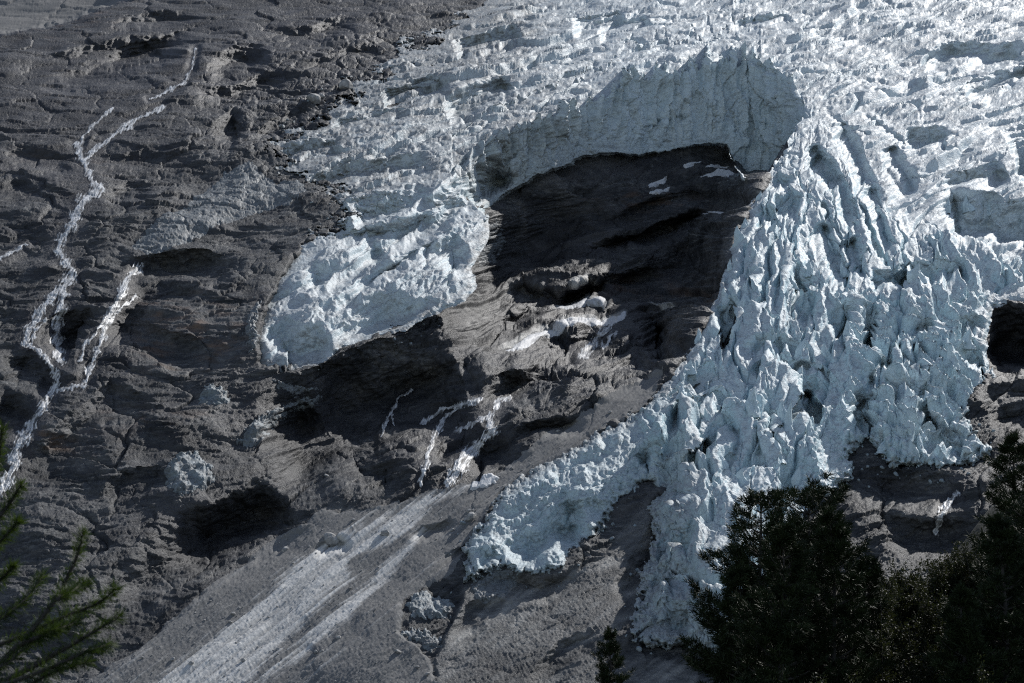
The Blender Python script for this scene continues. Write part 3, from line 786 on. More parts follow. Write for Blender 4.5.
# glacier ice: white weathered crust, bluish clean ice, grit
def ice_mat(name, shade=1.0):
    m, nt, b = newmat(name)
    co = objco(nt)
    n1 = noise(nt, co, .07, 6, .6); n2 = noise(nt, co, .55, 8, .7); n3 = noise(nt, mapping(nt, co, (.15, .15, .9), (.35, .2, 0)), 1.0, 6, .65)
    c = mixc(nt, n1, (.60, .73, .79), (.76, .82, .845))
    c = mixc(nt, mth(nt, 'MULTIPLY', attr(nt, 'dust'), mth(nt, 'ADD', mth(nt, 'MULTIPLY', n3, 1.5), -.1, True), True), c, (.46, .465, .47))
    c = mixc(nt, attr(nt, 'blue'), c, mixc(nt, n2, (.42, .62, .70), (.56, .74, .80)))
    grit = ramp(nt, n2, [(.50, (0, 0, 0)), (.66, (1, 1, 1))])
    ve = N(nt, 'ShaderNodeTexVoronoi'); ve.feature = 'DISTANCE_TO_EDGE'; ve.inputs['Scale'].default_value = .16
    wv = N(nt, 'ShaderNodeMix'); wv.data_type = 'VECTOR'; wv.inputs[0].default_value = .12
    nc = N(nt, 'ShaderNodeTexNoise'); nc.inputs['Scale'].default_value = .25; nc.inputs['Detail'].default_value = 5; nt.links.new(co, nc.inputs['Vector'])
    sc_ = N(nt, 'ShaderNodeVectorMath', operation='MULTIPLY_ADD'); sc_.inputs[1].default_value = (9, 9, 9); nt.links.new(nc.outputs['Color'], sc_.inputs[0]); nt.links.new(co, sc_.inputs[2])
    nt.links.new(sc_.outputs[0], ve.inputs['Vector'])
    crk = ramp(nt, ve.outputs['Distance'], [(0.0, (1, 1, 1)), (.035, (0, 0, 0))])
    n4 = noise(nt, co, 1.7, 4, .75)
    c = mixc(nt, mth(nt, 'MULTIPLY', ramp(nt, n4, [(.50, (0, 0, 0)), (.72, (1, 1, 1))]), .16), c, (.40, .41, .42))
    c = mixc(nt, mth(nt, 'MULTIPLY', crk, .22), c, (.20, .25, .28))
    d = mth(nt, 'MULTIPLY', attr(nt, 'dirt'), mth(nt, 'ADD', mth(nt, 'MULTIPLY', grit, .55), .55), True)
    c = mixc(nt, mth(nt, 'MULTIPLY', ramp(nt, n3, [(.52, (0, 0, 0)), (.68, (1, 1, 1))]), .22), c, (.42, .42, .41))
    c = mixc(nt, d, c, mixc(nt, n3, (.07, .072, .074), (.25, .248, .24)))
    if shade < 1: c = mixc(nt, 1.0, c, (shade, shade, shade * 1.02), 'MULTIPLY')
    nt.links.new(c, b.inputs['Base Color'])
    b.inputs['Roughness'].default_value = .55; b.inputs['Specular IOR Level'].default_value = .25
    p = bumpn(nt, b, n3, .7, .7)
    p = bumpn(nt, b, n2, .6, .7, p)
    p = bumpn(nt, b, n4, .15, .7, p)
    p = bumpn(nt, b, ramp(nt, ve.outputs['Distance'], [(0.0, (0, 0, 0)), (.05, (1, 1, 1))]), .25, .7, p)
    return m
M_ICE = ice_mat('glacier_ice')

# ------------------------------------------------------------------ rock slope, debris fan
def gauss(pts, w):
    r = np.zeros_like(GX)
    for x, y, rx, ry in pts: r = np.maximum(r, np.exp(-((WX - x) / rx) ** 2 - ((WY - y) / ry) ** 2))
    return r
rust = gauss([(175, 310, 60, 14), (165, 350, 50, 20), (60, 160, 70, 10), (200, 330, 50, 30), (40, 440, 50, 16), (640, 290, 90, 12), (150, 420, 50, 14), (40, 15, 90, 25), (650, 200, 60, 8)], 1) * sstep(-.1, .5, fbm(SX / 18, ST / 10, 4, 501))
wet_shade = gauss([(640, 165, 60, 12), (560, 250, 80, 30), (70, 330, 40, 40), (110, 350, 25, 50), (60, 240, 30, 60), (450, 440, 60, 40), (590, 350, 40, 30), (300, 420, 90, 40), (200, 530, 80, 40), (120, 90, 110, 40), (1000, 340, 30, 40), (570, 335, 110, 55), (580, 340, 90, 40), (140, 70, 190, 60), (60, 90, 170, 80), (250, 60, 120, 60), (60, 170, 100, 30), (330, 20, 90, 30)], 1) * .92  # the upper-left patches put shade and haze into the rock colour
wet_shade = np.maximum(wet_shade, .9 * m_water)
palem = np.clip(m_strip * 1.0 + m_sand * .25 * sstep(-.25, .3, fbm(SX / 9, ST / 14, 4, 511)), 0, 1)
palem = np.maximum(palem, .55 * sstep(.42, .6, fbm(SX / 22, ST / 9, 5, 521, .65)) * (1 - m_scree))
palem = np.maximum(palem, m_slab * (.16 + .3 * sstep(-.2, .5, fbm(fu / 50, fv / 7, 4, 525))))
rock_attr = {'rust': rust, 'wet_shade': wet_shade, 'pale': palem}
hide = q(ice_sd) > 30                              # rock that lies deep under the glacier
hide &= ~((q(GX) > 470) & (q(GX) < 800) & (q(GY) > 130) & (q(GY) < 300) & (q(ice_sd) < 45))
is_scree = (q(scree_sd) > 0) | (q(c_sd) > 0)
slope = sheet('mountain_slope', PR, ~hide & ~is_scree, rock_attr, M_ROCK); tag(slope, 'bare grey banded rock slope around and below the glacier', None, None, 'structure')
fan = sheet('debris_slope', PR, ~hide & is_scree, {'pale': m_pale}, M_SCREE); tag(fan, 'grey slope of moraine debris with a pale gravel streak', None, None, 'structure')

# ------------------------------------------------------------------ glacier, in parts
dirtU = np.clip(1.25 - poly_sd(GX, GY, ICE, 150) / 125, 0, 1) * (1 - sstep(470, 620, GX - GY * .3)) * (1 - .75 * wL)
dirt = dirtU * (.95 + 1.3 * fbm(SX / 24, ST / 18, 5, 601, .65)) + .12 * sstep(.1, .5, fbm(SX / 40, ST / 14, 5, 611)) * wU
dirt += .25 * gauss([(610, 505, 45, 30), (560, 560, 60, 14), (590, 470, 40, 12), (655, 440, 12, 26), (860, 468, 40, 12), (960, 430, 40, 14), (690, 625, 40, 20)], 1) * sstep(-.3, .3, fbm(SX / 12, ST / 12, 4, 621))
dirt = np.maximum(dirt, 1.1 * dirtU * sstep(-.05, .16, fbm(SX / 15, ST / 11, 5, 605, .65)))
dirt += .9 * np.exp(-(np.clip(ice_sd, 0, 99) / 7) ** 2) * sstep(-.25, .25, fbm(SX / 9, ST / 9, 4, 645)) * (1 - by_foot)
dirt += .75 * np.exp(-((GY - footy[None] + 5) / 5) ** 2) * by_foot * sstep(-.2, .3, fbm(GX / 30, GY / 4, 3, 631))
dirt = np.clip(dirt, 0, 1) * (1 - .6 * wB * sstep(2, 8, ice_sd))
NI = normals(PI_)
steep = 1 - np.abs(NI[..., 2])
dirt = dirt * (1 - .35 * sstep(.4, .8, steep))
dust = np.clip(1.2 * (1 - sstep(.25, .7, steep)) * (.55 + .5 * fbm(SX / 8, ST / 8, 4, 641)), 0, 1)
blue = np.clip((.25 + .7 * bB) * sstep(.35, .75, steep) * (wT + .4 * wL + .5 * wB) + .18 * wT + .35 * wB + .2 * m_cliff, 0, 1)
ice_attr = {'dirt': dirt, 'blue': blue, 'dust': dust}
glacier = empty('glacier', at(820, 400, 1180).tolist())
tag(glacier, 'broken blue-white glacier spilling down the mountainside round a dark rock bowl', 'glacier')
on = q(ice_sd) > -1.5
labT = q(wT) > .5; labL = q(wL) > .5; labB = (q(wB) > .5) & ~labT; labC = (q(m_cliff) > 0) & ~labT & ~labL
def part(name, fm, label):
    o = sheet(name, PI_, fm, ice_attr, M_ICE)
    o.parent = glacier; o.matrix_parent_inverse = glacier.matrix_world.inverted()
    if label: o['label'] = label
    return o
bpy.context.view_layer.update()
part('icefield', on & ~labT & ~labL & ~labB & ~labC, 'crumpled upper ice, dirty grey towards its left edge')
part('ice_cliff', on & labC, 'curved upright ice wall over the rock bowl')
part('icefall', on & labT, 'steep broken ice with crevasses and towers')
part('ice_tongue', on & labL, 'rounded white ice tongue ending in a cliff')
part('ice_lobe', on & labB, 'smooth blue lobe with gritty hollows')
print('meshes', time.time() - T0)
# ------------------------------------------------------------------ pieces that lie on the sheets
def surf(P, x, y):
    """point of a sheet at a place in its own coordinates"""
    x = np.asarray(x, f32); y = np.asarray(y, f32)
    i = np.clip(np.searchsorted(XS, x) - 1, 0, NX - 2); j = np.clip(np.searchsorted(YS, y) - 1, 0, NY - 2)
    u = np.clip((x - XS[i]) / (XS[i + 1] - XS[i]), 0, 1)[..., None]; v = np.clip((y - YS[j]) / (YS[j + 1] - YS[j]), 0, 1)[..., None]
    return (P[j, i] * (1 - u) + P[j, i + 1] * u) * (1 - v) + (P[j + 1, i] * (1 - u) + P[j + 1, i + 1] * u) * v
def patch_grid(pts, pad, st):
    A = np.array(pts); x0, y0 = A.min(0) - pad; x1, y1 = A.max(0) + pad
    return np.meshgrid(np.arange(x0, x1, st, dtype=f32), np.arange(y0, y1, st, dtype=f32))
def cut(name, P, m, mat, attrs=None):
    """keep the quads whose corners are all in m; the object's origin sits at its lowest middle"""
    ny, nx = m.shape
    qm = m[:-1, :-1] & m[1:, :-1] & m[:-1, 1:] & m[1:, 1:]
    j, i = np.nonzero(qm)
    a = j * nx + i
    F = np.stack([a + nx, a + nx + 1, a + 1, a], -1)
    used, inv = np.unique(F, return_inverse=True)
    V = P.reshape(-1, 3)[used]
    o0 = V.mean(0)
    me = mesh_from(name, V - o0, inv.reshape(F.shape), {k: v.reshape(-1)[used] for k, v in (attrs or {}).items()})
    me.materials.append(mat)
    o = bpy.data.objects.new(name, me); o.location = o0.tolist(); C.objects.link(o)
    return o
M_FOAM, nt, b = newmat('white_water')
co = objco(nt); n1 = noise(nt, mapping(nt, co, (1.2, .6, .35)), 1.0, 6, .7)
nt.links.new(ramp(nt, n1, [(.28, (.34, .35, .36)), (.5, (.74, .75, .75)), (.7, (.9, .9, .9))]), b.inputs['Base Color'])
b.inputs['Roughness'].default_value = .45; bumpn(nt, b, n1, .5, .8); nt.links.new(attr(nt, 'cover'), b.inputs['Alpha'])
M_SNOW, nt, b = newmat('old_snow')
co = objco(nt); n1 = noise(nt, co, .5, 6, .7)
nt.links.new(ramp(nt, n1, [(.3, (.50, .51, .52)), (.7, (.76, .77, .78))]), b.inputs['Base Color']); b.inputs['Roughness'].default_value = .7
bumpn(nt, b, n1, .4, .6)
M_STONE, nt, b = newmat('boulder_stone')
co = objco(nt); n1 = noise(nt, co, 2.0, 6, .7)
nt.links.new(ramp(nt, n1, [(.3, (.16, .16, .16)), (.7, (.5, .495, .48))]), b.inputs['Base Color']); b.inputs['Roughness'].default_value = .8
bumpn(nt, b, n1, .3, .8)
M_OLDICE = ice_mat('dirty_shaded_ice', .55)  # darker copy of the ice: dirt, plus shade put into the colour

def water(name, lines, label, cat, kind=None, dens=.5, seed=1):
    allp = [p for l, _ in lines for p in l]
    x, y = patch_grid(allp, 8, .42)
    wx = x + 3.2 * fbm(x / 9, y / 9, 3, 900 + seed); wy = y + 2.4 * fbm(x / 9, y / 9, 3, 920 + seed)
    best = np.full(x.shape, -9, f32)
    for l, w in lines:
        d, s, al = seg_dist(wx, wy, l, False)
        best = np.maximum(best, 1 - d / (1.05 * w * (.95 + .35 * np.sin(al * 17 + seed))))
    strands = 1 - np.abs(perlin(x / 3.6 + .12 * y, y / 8, 940 + seed)) * 2.4
    v = best + .5 * dens * (strands - .3) + .35 * fbm(x / 1.6, y / 3.2, 3, 950 + seed)
    m = (v > .02) & (best > -.35)
    cov = np.clip(np.maximum(sstep(.0, .6, v) * (.16 + .9 * sstep(-.25, .30, fbm(x / 2.1 + .25 * y, y / 6.5, 4, 955 + seed) + .35 * (strands - .4))), .62 * sstep(.55, .85, best)), 0, 1)
    P = surf(PR, x, y)
    d = P / np.linalg.norm(P, axis=-1, keepdims=True)
    P = P - d * (1.5 + .5 * np.clip(v, 0, 1))[..., None] + UP * (.25 * np.clip(v, 0, 1))[..., None]
    o = cut(name, P, m, M_FOAM, {'cover': cov}); tag(o, label, cat, None, kind); return o
water('meltwater_stream', W_LONG, 'long braided white meltwater stream running down the rocks at the left', 'stream', 'structure', .62, 1)
water('meltwater_stream', W_SIDE, 'shorter white cascade that joins the long stream from the right', 'stream', 'structure', .6, 2)
water('meltwater_stream', W_EDGE, 'thin short trickle at the left edge above the long stream', 'stream', 'structure', .5, 3)
water('waterfall', W_F1, 'small veil of white water falling off the ledge below the dark bowl', 'waterfall', None, .5, 4)
water('waterfall', W_F2, 'wide white waterfall tumbling over steps to the pale gravel', 'waterfall', None, .55, 5)
water('waterfall', W_F3, 'thin waterfall left of the wide one, fed by a bent runnel', 'waterfall', None, .55, 6)
water('waterfall', W_F4, 'thinnest trickling waterfall in the shaded rock under the white ice tongue', 'waterfall', None, .5, 7)
water('waterfall', W_F5, 'small bright cascade on the rock knob behind the shrubs', 'waterfall', None, .5, 8)

def snow(poly, label, seed):
    x, y = patch_grid(poly, 4, .5)
    sd = poly_sd(x + 2 * fbm(x / 7, y / 5, 3, seed), y + 2 * fbm(x / 7, y / 5, 3, seed + 3), poly, 6)
    P = surf(PR, x, y); n = P / np.linalg.norm(P, axis=-1, keepdims=True)
    P = P - n * (.9 * np.clip(sd, -.6, 1.5))[..., None] + UP * (.5 * np.clip(sd, 0, 1))[..., None]
    tag(cut('snow_patch', P, sd > -.5, M_SNOW), label, 'snow patch')
snow([(648,184),(654,178),(668,174),(664,180),(656,186),(648,190)], 'upper snow patch of the close pair high on the shaded bowl rock', 961)
snow([(648,196),(656,190),(672,183),(668,190),(658,196)], 'lower snow patch of the close pair high on the shaded bowl rock', 962)
snow([(682,168),(692,160),(702,158),(696,164),(686,170)], 'narrow snow streak alone in the shade left of the ice cliff foot', 963)
snow([(706,166),(712,160),(728,160),(726,166),(712,168)], 'rounded snow patch close under the right end of the ice cliff', 964)
snow([(697,178),(712,174),(728,170),(734,172),(732,182),(722,180),(708,180)], 'long snow patch leading to the rubble at the cliff corner', 965)
snow([(704,214),(712,208),(720,208),(718,214),(708,218)], 'lowest small snow patch near the left edge of the icefall', 966)

snow([(503,351),(530,338),(565,327),(600,320),(625,315),(624,320),(592,327),(556,336),(526,347)], 'long narrow white snow strip on the ledge above the veil waterfall', 967)
snow([(550,312),(575,304),(608,303),(604,309),(575,312)], 'short white snow strip above the long narrow one', 968)
snow([(472,480),(492,474),(500,478),(486,486),(470,490)], 'pale snow scrap at the top of the gravel streak by the waterfalls', 970)
def lump(poly, hgt, label, seed, dirt_, blue_, cat='ice block', name='ice_block', edge=7, rag=1.0):
    x, y = patch_grid(poly, 6, .5)
    sd = poly_sd(x + 4 * rag * fbm(x / 10, y / 8, 4, seed), y + 4 * rag * fbm(x / 10, y / 8, 4, seed + 3), poly, 12)
    sd = sd + 5 * rag * fbm(x / 5, y / 4, 3, seed + 6, .6) - 1
    P = surf(PR, x, y); n = P / np.linalg.norm(P, axis=-1, keepdims=True)
    a = (ridged(x / 20, y / 13, 4, seed + 9, .4) - .4) * rag * 1.2 + .25 * fbm(x / 5, y / 5, 3, seed + 11) * rag
    h = hgt * .5 * ((np.clip(sd, 0, edge) / edge) ** .75 * .8 + .8 * a * np.clip(sd / 4, 0, 1)) + np.clip(sd, -4, 0) * .5
    P = P + (UP * .55 - n * .8) * h[..., None]
    P = micro(P, .15 + 0 * x, seed + 20, 2.0)
    dd = np.clip(dirt_ + .6 + .8 * fbm(x / 12, y / 6, 4, seed + 30), 0, 1)  # real grit, raised further to paint shade onto blocks the sun reaches
    o = cut(name, P, sd > -2, M_OLDICE, {'dirt': dd, 'blue': np.full(x.shape, blue_, f32), 'dust': dd * .6})
    tag(o, label, cat); return o
lump([(128,248),(150,226),(185,206),(205,186),(225,170),(250,164),(276,180),(300,180),(308,192),(292,204),(268,206),(240,216),(215,226),(182,245),(150,256)], 5, 'large low mound of dirty grey ice left of the glacier edge', 971, .78, .2, 'ice mound', 'ice_mound', 16, .5)
lump([(165,492),(164,468),(178,452),(196,450),(210,466),(216,482),(202,494),(182,499)], 7, 'pale rounded ice block with fluted front above the dark gully', 972, .22, .3, edge=6)
lump([(238,436),(252,420),(272,410),(298,399),(322,396),(318,404),(290,412),(276,424),(262,440),(248,446)], 4, 'ragged strip of ice along the shaded rock below the white tongue', 973, .35, .3, rag=1.6)
lump([(196,402),(206,386),(222,388),(232,398),(224,408),(206,408)], 5, 'small bluish ice block perched above the gully, left of the ragged strip', 974, .3, .5)
lump([(272,382),(300,386),(322,390),(300,395),(276,392)], 3, 'flat sliver of ice in the deep shade below the white tongue', 975, .45, .2)
lump([(405,603),(410,592),(424,585),(446,587),(456,596),(450,610),(432,614),(412,614)], 4.5, 'clean white ice lump at the edge of the debris slope, upper of two', 976, .12, .3, edge=6)
lump([(398,632),(404,624),(426,622),(442,630),(444,640),(430,644),(418,636)], 3.5, 'cracked grey-white ice lump at the edge of the debris slope, lower of two', 977, .3, .2, edge=6)
lump([(300,306),(306,292),(318,286),(326,298),(320,310)], 5, 'dark gritty ice block at the side of the white tongue', 978, .8, .1)
lump([(262,300),(256,320),(258,340),(250,352),(244,330),(250,306)], 5, 'ragged dirty ice wall standing left of the white tongue', 979, .55, .2, rag=1.5)
lump([(740,178),(728,186),(722,178),(730,172),(742,172)], 4, 'heap of fallen ice rubble at the corner under the ice cliff', 980, .3, .2, 'ice heap', 'ice_heap', rag=1.6)
lump([(468,238),(480,224),(498,222),(506,240),(496,262),(480,266),(470,254)], 5, 'gritty ice heap left of the bowl beside the white tongue', 981, .6, .15, 'ice heap', 'ice_heap', rag=1.7)
lump([(470,585),(490,570),(516,568),(520,584),(500,598),(480,604)], 3, 'grit-striped grey ice ledge under the blue lobe', 982, .62, .2, 'ice ledge', 'ice_ledge')

# boulders
def stone_mesh(seed, sub=3, flat=.75):
    bm = bmesh.new(); bmesh.ops.create_icosphere(bm, subdivisions=sub, radius=1)
    rs = np.random.RandomState(seed)
    pl = [(v / np.linalg.norm(v), .62 + .3 * rs.rand()) for v in rs.randn(11, 3)]
    for v in bm.verts:
        p = np.array(v.co)
        for nrm, d in pl:
            e = p @ nrm - d
            if e > 0: p = p - nrm * e * .92
        v.co = (p[0] * 1.15, p[1], p[2] * flat)
    me = bpy.data.meshes.new('boulder'); bm.to_mesh(me); bm.free(); me.materials.append(M_STONE); return me
STONES = [stone_mesh(k, 2) for k in range(5)]
rs = np.random.RandomState(5)
def boulder(x, y, r, label, group=None, P=PR, sink=.25):
    p = surf(P, np.array([x]), np.array([y]))[0]
    o = bpy.data.objects.new('boulder', STONES[rs.randint(5)]); C.objects.link(o)
    o.location = (float(p[0]), float(p[1]), float(p[2] + r * (.75 - sink) * .6)); o.scale = (r, r * (.8 + .4 * rs.rand()), r * (.7 + .5 * rs.rand()))
    o.rotation_euler = (rs.rand() * .6, rs.rand() * .6, rs.rand() * 6.3)
    tag(o, label, 'boulder', group); return o
for x, y, r, lb in [(330,542,4.2,'largest grey boulder on the debris slope, with a shadow on its lower left'),(285,551,2.0,'rounded dark boulder on the debris slope left of the largest one'),
    (385,535,2.6,'flat pale boulder beside the gravel streak'),(398,652,1.6,'dark lone boulder low on the debris slope near the lumps of ice'),
    (328,482,1.5,'white lone boulder below the shaded rock wall'),(470,521,3.4,'dark ledge-like boulder at the top of the debris slope near the blue lobe')]:
    boulder(x, y, r, lb)
for x, y, r, lb in [(346,88,6.5,'tall pointed grey boulder on the dirty upper ice'),(313,103,6.0,'blunt grey boulder lower left of the tall pointed one'),(322,97,3.0,'small boulder between the two big ones on the dirty upper ice')]:
    boulder(x, y, r, lb, None, PI_ if bool(surf(ice_sd[..., None], np.array([x]), np.array([y]))[0, 0] > 4) else PR)
n = 0
sc_poly = SCREE
while n < 250:
    x = rs.uniform(90, 640); y = rs.uniform(400, 690)
    if surf(scree_sd[..., None], np.array([x]), np.array([y]))[0, 0] < 3: continue
    r = .3 + .4 * rs.rand() ** 2 + (.9 * rs.rand() if rs.rand() < .14 else 0)
    boulder(x, y, r, 'small grey stone scattered on the moraine debris slope', 'stones scattered on the debris slope'); n += 1

# blocks fallen from the glacier's edges
M_CHUNK = ice_mat('fallen_ice', .6)
CHUNKS = []
for k in range(5):
    me = stone_mesh(60 + k, 2, .85); me.materials.clear(); me.materials.append(M_CHUNK)
    for a_, v_ in (('dirt', .45), ('blue', .35), ('dust', .2)):
        me.attributes.new(a_, 'FLOAT', 'POINT').data.foreach_set('value', np.full(len(me.vertices), v_, f32))
    CHUNKS.append(me)
n = 0
while n < 105:
    k = n % 3
    x, y = ((rs.uniform(830, 1000), rs.uniform(425, 500)), (rs.uniform(250, 480), rs.uniform(90, 370)), (rs.uniform(440, 680), rs.uniform(480, 660)))[k]
    sd_ = float(surf(ice_sd[..., None], np.array([x]), np.array([y]))[0, 0])
    if sd_ > -1.5 or sd_ < -14 - 8 * rs.rand(): continue
    p = surf(PR, np.array([x]), np.array([y]))[0]; r = .4 + 1.2 * rs.rand() ** 2.5
    o = bpy.data.objects.new('ice_chunk', CHUNKS[rs.randint(5)]); C.objects.link(o)
    o.location = (float(p[0]), float(p[1]), float(p[2]) + r * .35); o.scale = (r, r * rs.uniform(.7, 1.1), r * rs.uniform(.7, 1.2)); o.rotation_euler = (rs.rand(), rs.rand(), rs.rand() * 6.3)
    tag(o, ('small ice chunk fallen on the rock below the right side of the icefall', 'small ice chunk lying on rock along the dirty left edge of the glacier', 'small ice chunk on the slabs around the lower ice lobe')[k], 'ice chunk',
        ('chunks below the icefall', 'chunks along the left edge', 'chunks around the lower lobe')[k]); n += 1

# ------------------------------------------------------------------ ice towers that stand clear of the icefall
def tower_mesh(seed):
    r_ = np.random.RandomState(seed)
    nu, nv = 40, 30
    a = np.linspace(0, 2 * math.pi, nu, endpoint=False)[None, :]; t = np.linspace(0, 1, nv)[:, None]
    lean = r_.uniform(-.25, .25); fl_ = r_.uniform(.55, .9)
    rad = (1 - t ** r_.uniform(1.2, 2.2)) * (.95 - .3 * t) + .02
    ca_, sa_ = np.cos(a), np.sin(a)
    nz = perlin(ca_ * 1.3 + t * 1.6 + seed * 3.1, sa_ * 1.3 - t * 1.1, seed) * .38 + perlin(ca_ * 3 + seed, sa_ * 3 + t * 5, seed + 1) * .2 + perlin(ca_ * 7 + seed, sa_ * 7 + t * 12, seed + 2) * .07
    rr = rad * (1 + nz)
    X = rr * ca_ + lean * t * 1.6 + .12 * np.sin(t * 7 + seed); Y = rr * sa_ * fl_ + .1 * np.sin(t * 5 + seed * 2); Z = t * 3.0 + nz * .25 - .5
    V = np.stack(np.broadcast_arrays(X, Y, Z), -1).reshape(-1, 3)
    F = [(j * nu + i, j * nu + (i + 1) % nu, (j + 1) * nu + (i + 1) % nu, (j + 1) * nu + i) for j in range(nv - 1) for i in range(nu)]
    F = np.array(F)
    z = np.full(len(V), .12, f32)
    me = mesh_from('serac', V, F, {'dirt': z * .3, 'blue': z * 3, 'dust': np.clip(V[:, 2] / 3, 0, 1) * .3}); me.materials.append(M_ICE); return me
TOWERS = [tower_mesh(40 + k) for k in range(8)]
spots = [(741,246,6),(730,270,4),(744,300,6),(726,300,5),(777,462,9),(790,430,9),(797,410,8),(752,420,7),(782,424,7),(700,340,5),(690,372,5),(764,284,6),(756,262,5),(772,240,5),(745,228,5),(722,326,5),
 (736,330,6),(708,420,6),(800,470,6),(724,460,6),(740,480,7),(884,448,6),(922,436,5),(684,420,5),(676,450,5),(810,440,6),(760,200,4),(770,214,5),(786,300,5),(800,350,6),(826,350,6),(850,340,6),(862,320,6),
 (905,300,6),(918,290,7),(876,318,6),(930,400,5),(950,370,6),(962,350,6),(908,404,5),(842,412,5),(866,412,5),(668,400,4),(656,424,4),(690,400,5),(830,250,5),(846,270,5),(806,268,5),(792,286,5),(990,212,5),(968,206,5),(946,208,5)]
for k, (x, y, hpx) in enumerate(spots):
    p = surf(PI_, np.array([x]), np.array([y]))[0]
    s_ = hpx * 1.35 * p[1] / FPX
    o = bpy.data.objects.new('serac', TOWERS[k % 8]); C.objects.link(o)
    o.parent = glacier; o.location = [float(p[i] - glacier.location[i]) for i in range(3)]
    o.location.z -= s_ * .5; o.location.y += s_ * .3
    o.scale = (s_ * rs.uniform(.8, 1.25), s_ * rs.uniform(.8, 1.2), s_ * rs.uniform(.7, 1.1)); o.rotation_euler = (rs.uniform(-.15, .15), rs.uniform(-.2, .2), rs.rand() * 6.3)
print('pieces', time.time() - T0)

# ------------------------------------------------------------------ the near hillside: one ground sheet from the viewer to the valley
gx = np.concatenate([np.linspace(-420, -40, 40), np.linspace(-38, 60, 150), np.linspace(64, 440, 40)]).astype(f32)
gy = np.concatenate([np.linspace(-40, 40, 60), np.linspace(40.5, 110, 150), np.linspace(115, 900, 90)]).astype(f32)
GXX, GYY = np.meshgrid(gx, gy)
def ground_z(X, Y):
    z = np.interp(Y, [-40, 0, 4, 30, 60, 110, 300, 640, 760, 900], [4, -1.75, -2.3, -5.5, -8, -16, -90, -215, -240, -235])
    crest = np.interp(X, [-5, 4, 6, 8.6, 11.2, 12.6, 14.2, 15.4, 16.6, 22, 40, 70], [-9, -6, -3.2, -.9, .9, 1.2, 1.3, 2.6, 4.2, 6, 7, 4]) - .3
    f = np.interp(Y, [58, 63, 66, 70, 73, 78, 95, 150], [0, .18, .62, .93, 1, .97, .7, 0])
    z = np.maximum(z, z * (1 - f) + crest * f)
    return z + fbm(X / 6, Y / 6, 4, 701) * .7 * sstep(20, 50, Y) + fbm(X / 1.4, Y / 1.4, 3, 707) * .16
GZ = ground_z(GXX, GYY).astype(f32)
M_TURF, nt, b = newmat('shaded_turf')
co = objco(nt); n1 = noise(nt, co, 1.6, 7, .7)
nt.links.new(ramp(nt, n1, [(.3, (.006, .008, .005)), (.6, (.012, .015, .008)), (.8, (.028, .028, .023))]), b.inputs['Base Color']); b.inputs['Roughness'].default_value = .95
bumpn(nt, b, n1, .2, .9)
gi = np.arange(len(gx) * len(gy)).reshape(len(gy), len(gx))
F = np.stack([gi[:-1, :-1], gi[:-1, 1:], gi[1:, 1:], gi[1:, :-1]], -1).reshape(-1, 4)
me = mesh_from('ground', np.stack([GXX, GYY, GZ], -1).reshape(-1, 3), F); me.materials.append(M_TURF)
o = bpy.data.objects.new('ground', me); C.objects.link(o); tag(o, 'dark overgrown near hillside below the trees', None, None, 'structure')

# ------------------------------------------------------------------ plants
def leafmat(name, c0, c1, trans=.0):
    m, nt, b = newmat(name)
    co = objco(nt); n1 = noise(nt, co, 3.0, 3, .6)
    nt.links.new(mixc(nt, ramp(nt, n1, [(.35, (0, 0, 0)), (.65, (1, 1, 1))]), c0, c1), b.inputs['Base Color'])
    b.inputs['Roughness'].default_value = .6; b.inputs['Specular IOR Level'].default_value = .2
    if trans:
        t = N(nt, 'ShaderNodeBsdfTranslucent'); t.inputs['Color'].default_value = (c1[0] * 1.6, c1[1] * 1.6, c1[2], 1)
        mx = N(nt, 'ShaderNodeMixShader'); mx.inputs[0].default_value = trans
        nt.links.new(b.outputs[0], mx.inputs[1]); nt.links.new(t.outputs[0], mx.inputs[2])
        nt.links.new(mx.outputs[0], nt.nodes['Material Output'].inputs['Surface'])
    return m
M_PINE = leafmat('pine_needles', (.015, .024, .009), (.036, .050, .016))
M_LARCH = leafmat('larch_needles', (.022, .042, .009), (.042, .068, .014), .25)
M_SHRUB = leafmat('shrub_leaves', (.014, .019, .008), (.032, .038, .016), .15)
M_BARK, nt, b = newmat('bark')
co = objco(nt); n1 = noise(nt, mapping(nt, co, (6, 6, 1.5)), 1.0, 5, .7)
nt.links.new(ramp(nt, n1, [(.3, (.03, .026, .022)), (.7, (.10, .088, .075))]), b.inputs['Base Color']); b.inputs['Roughness'].default_value = .9
def tube(path, radii, n=7):
    P = np.array(path, float); k = len(P)
    T = np.gradient(P, axis=0); T /= np.linalg.norm(T, axis=1, keepdims=True) + 1e-9
    ref = np.array([.31, .17, .93]) if abs(T[0][2]) < .8 else np.array([1., .1, 0])
    A = np.cross(T, ref); A /= np.linalg.norm(A, axis=1, keepdims=True) + 1e-9; B = np.cross(T, A)
    th = np.linspace(0, 2 * math.pi, n, endpoint=False)
    V = P[:, None] + (A[:, None] * np.cos(th)[None, :, None] + B[:, None] * np.sin(th)[None, :, None]) * np.array(radii)[:, None, None]
    F = [(j * n + i, j * n + (i + 1) % n, (j + 1) * n + (i + 1) % n, (j + 1) * n + i) for j in range(k - 1) for i in range(n)]
    return V.reshape(-1, 3), np.array(F)
class Bag:
    def __init__(s): s.V = []; s.F = []; s.n = 0
    def add(s, V, F): s.V.append(np.asarray(V, f32)); s.F.append(np.asarray(F) + s.n); s.n += len(V)
    def link(s, name, mat, parent, smooth=True):
        me = mesh_from(name, np.concatenate(s.V), np.concatenate(s.F), None, smooth); me.materials.append(mat)
        o = bpy.data.objects.new(name, me); C.objects.link(o); o.parent = parent; return o
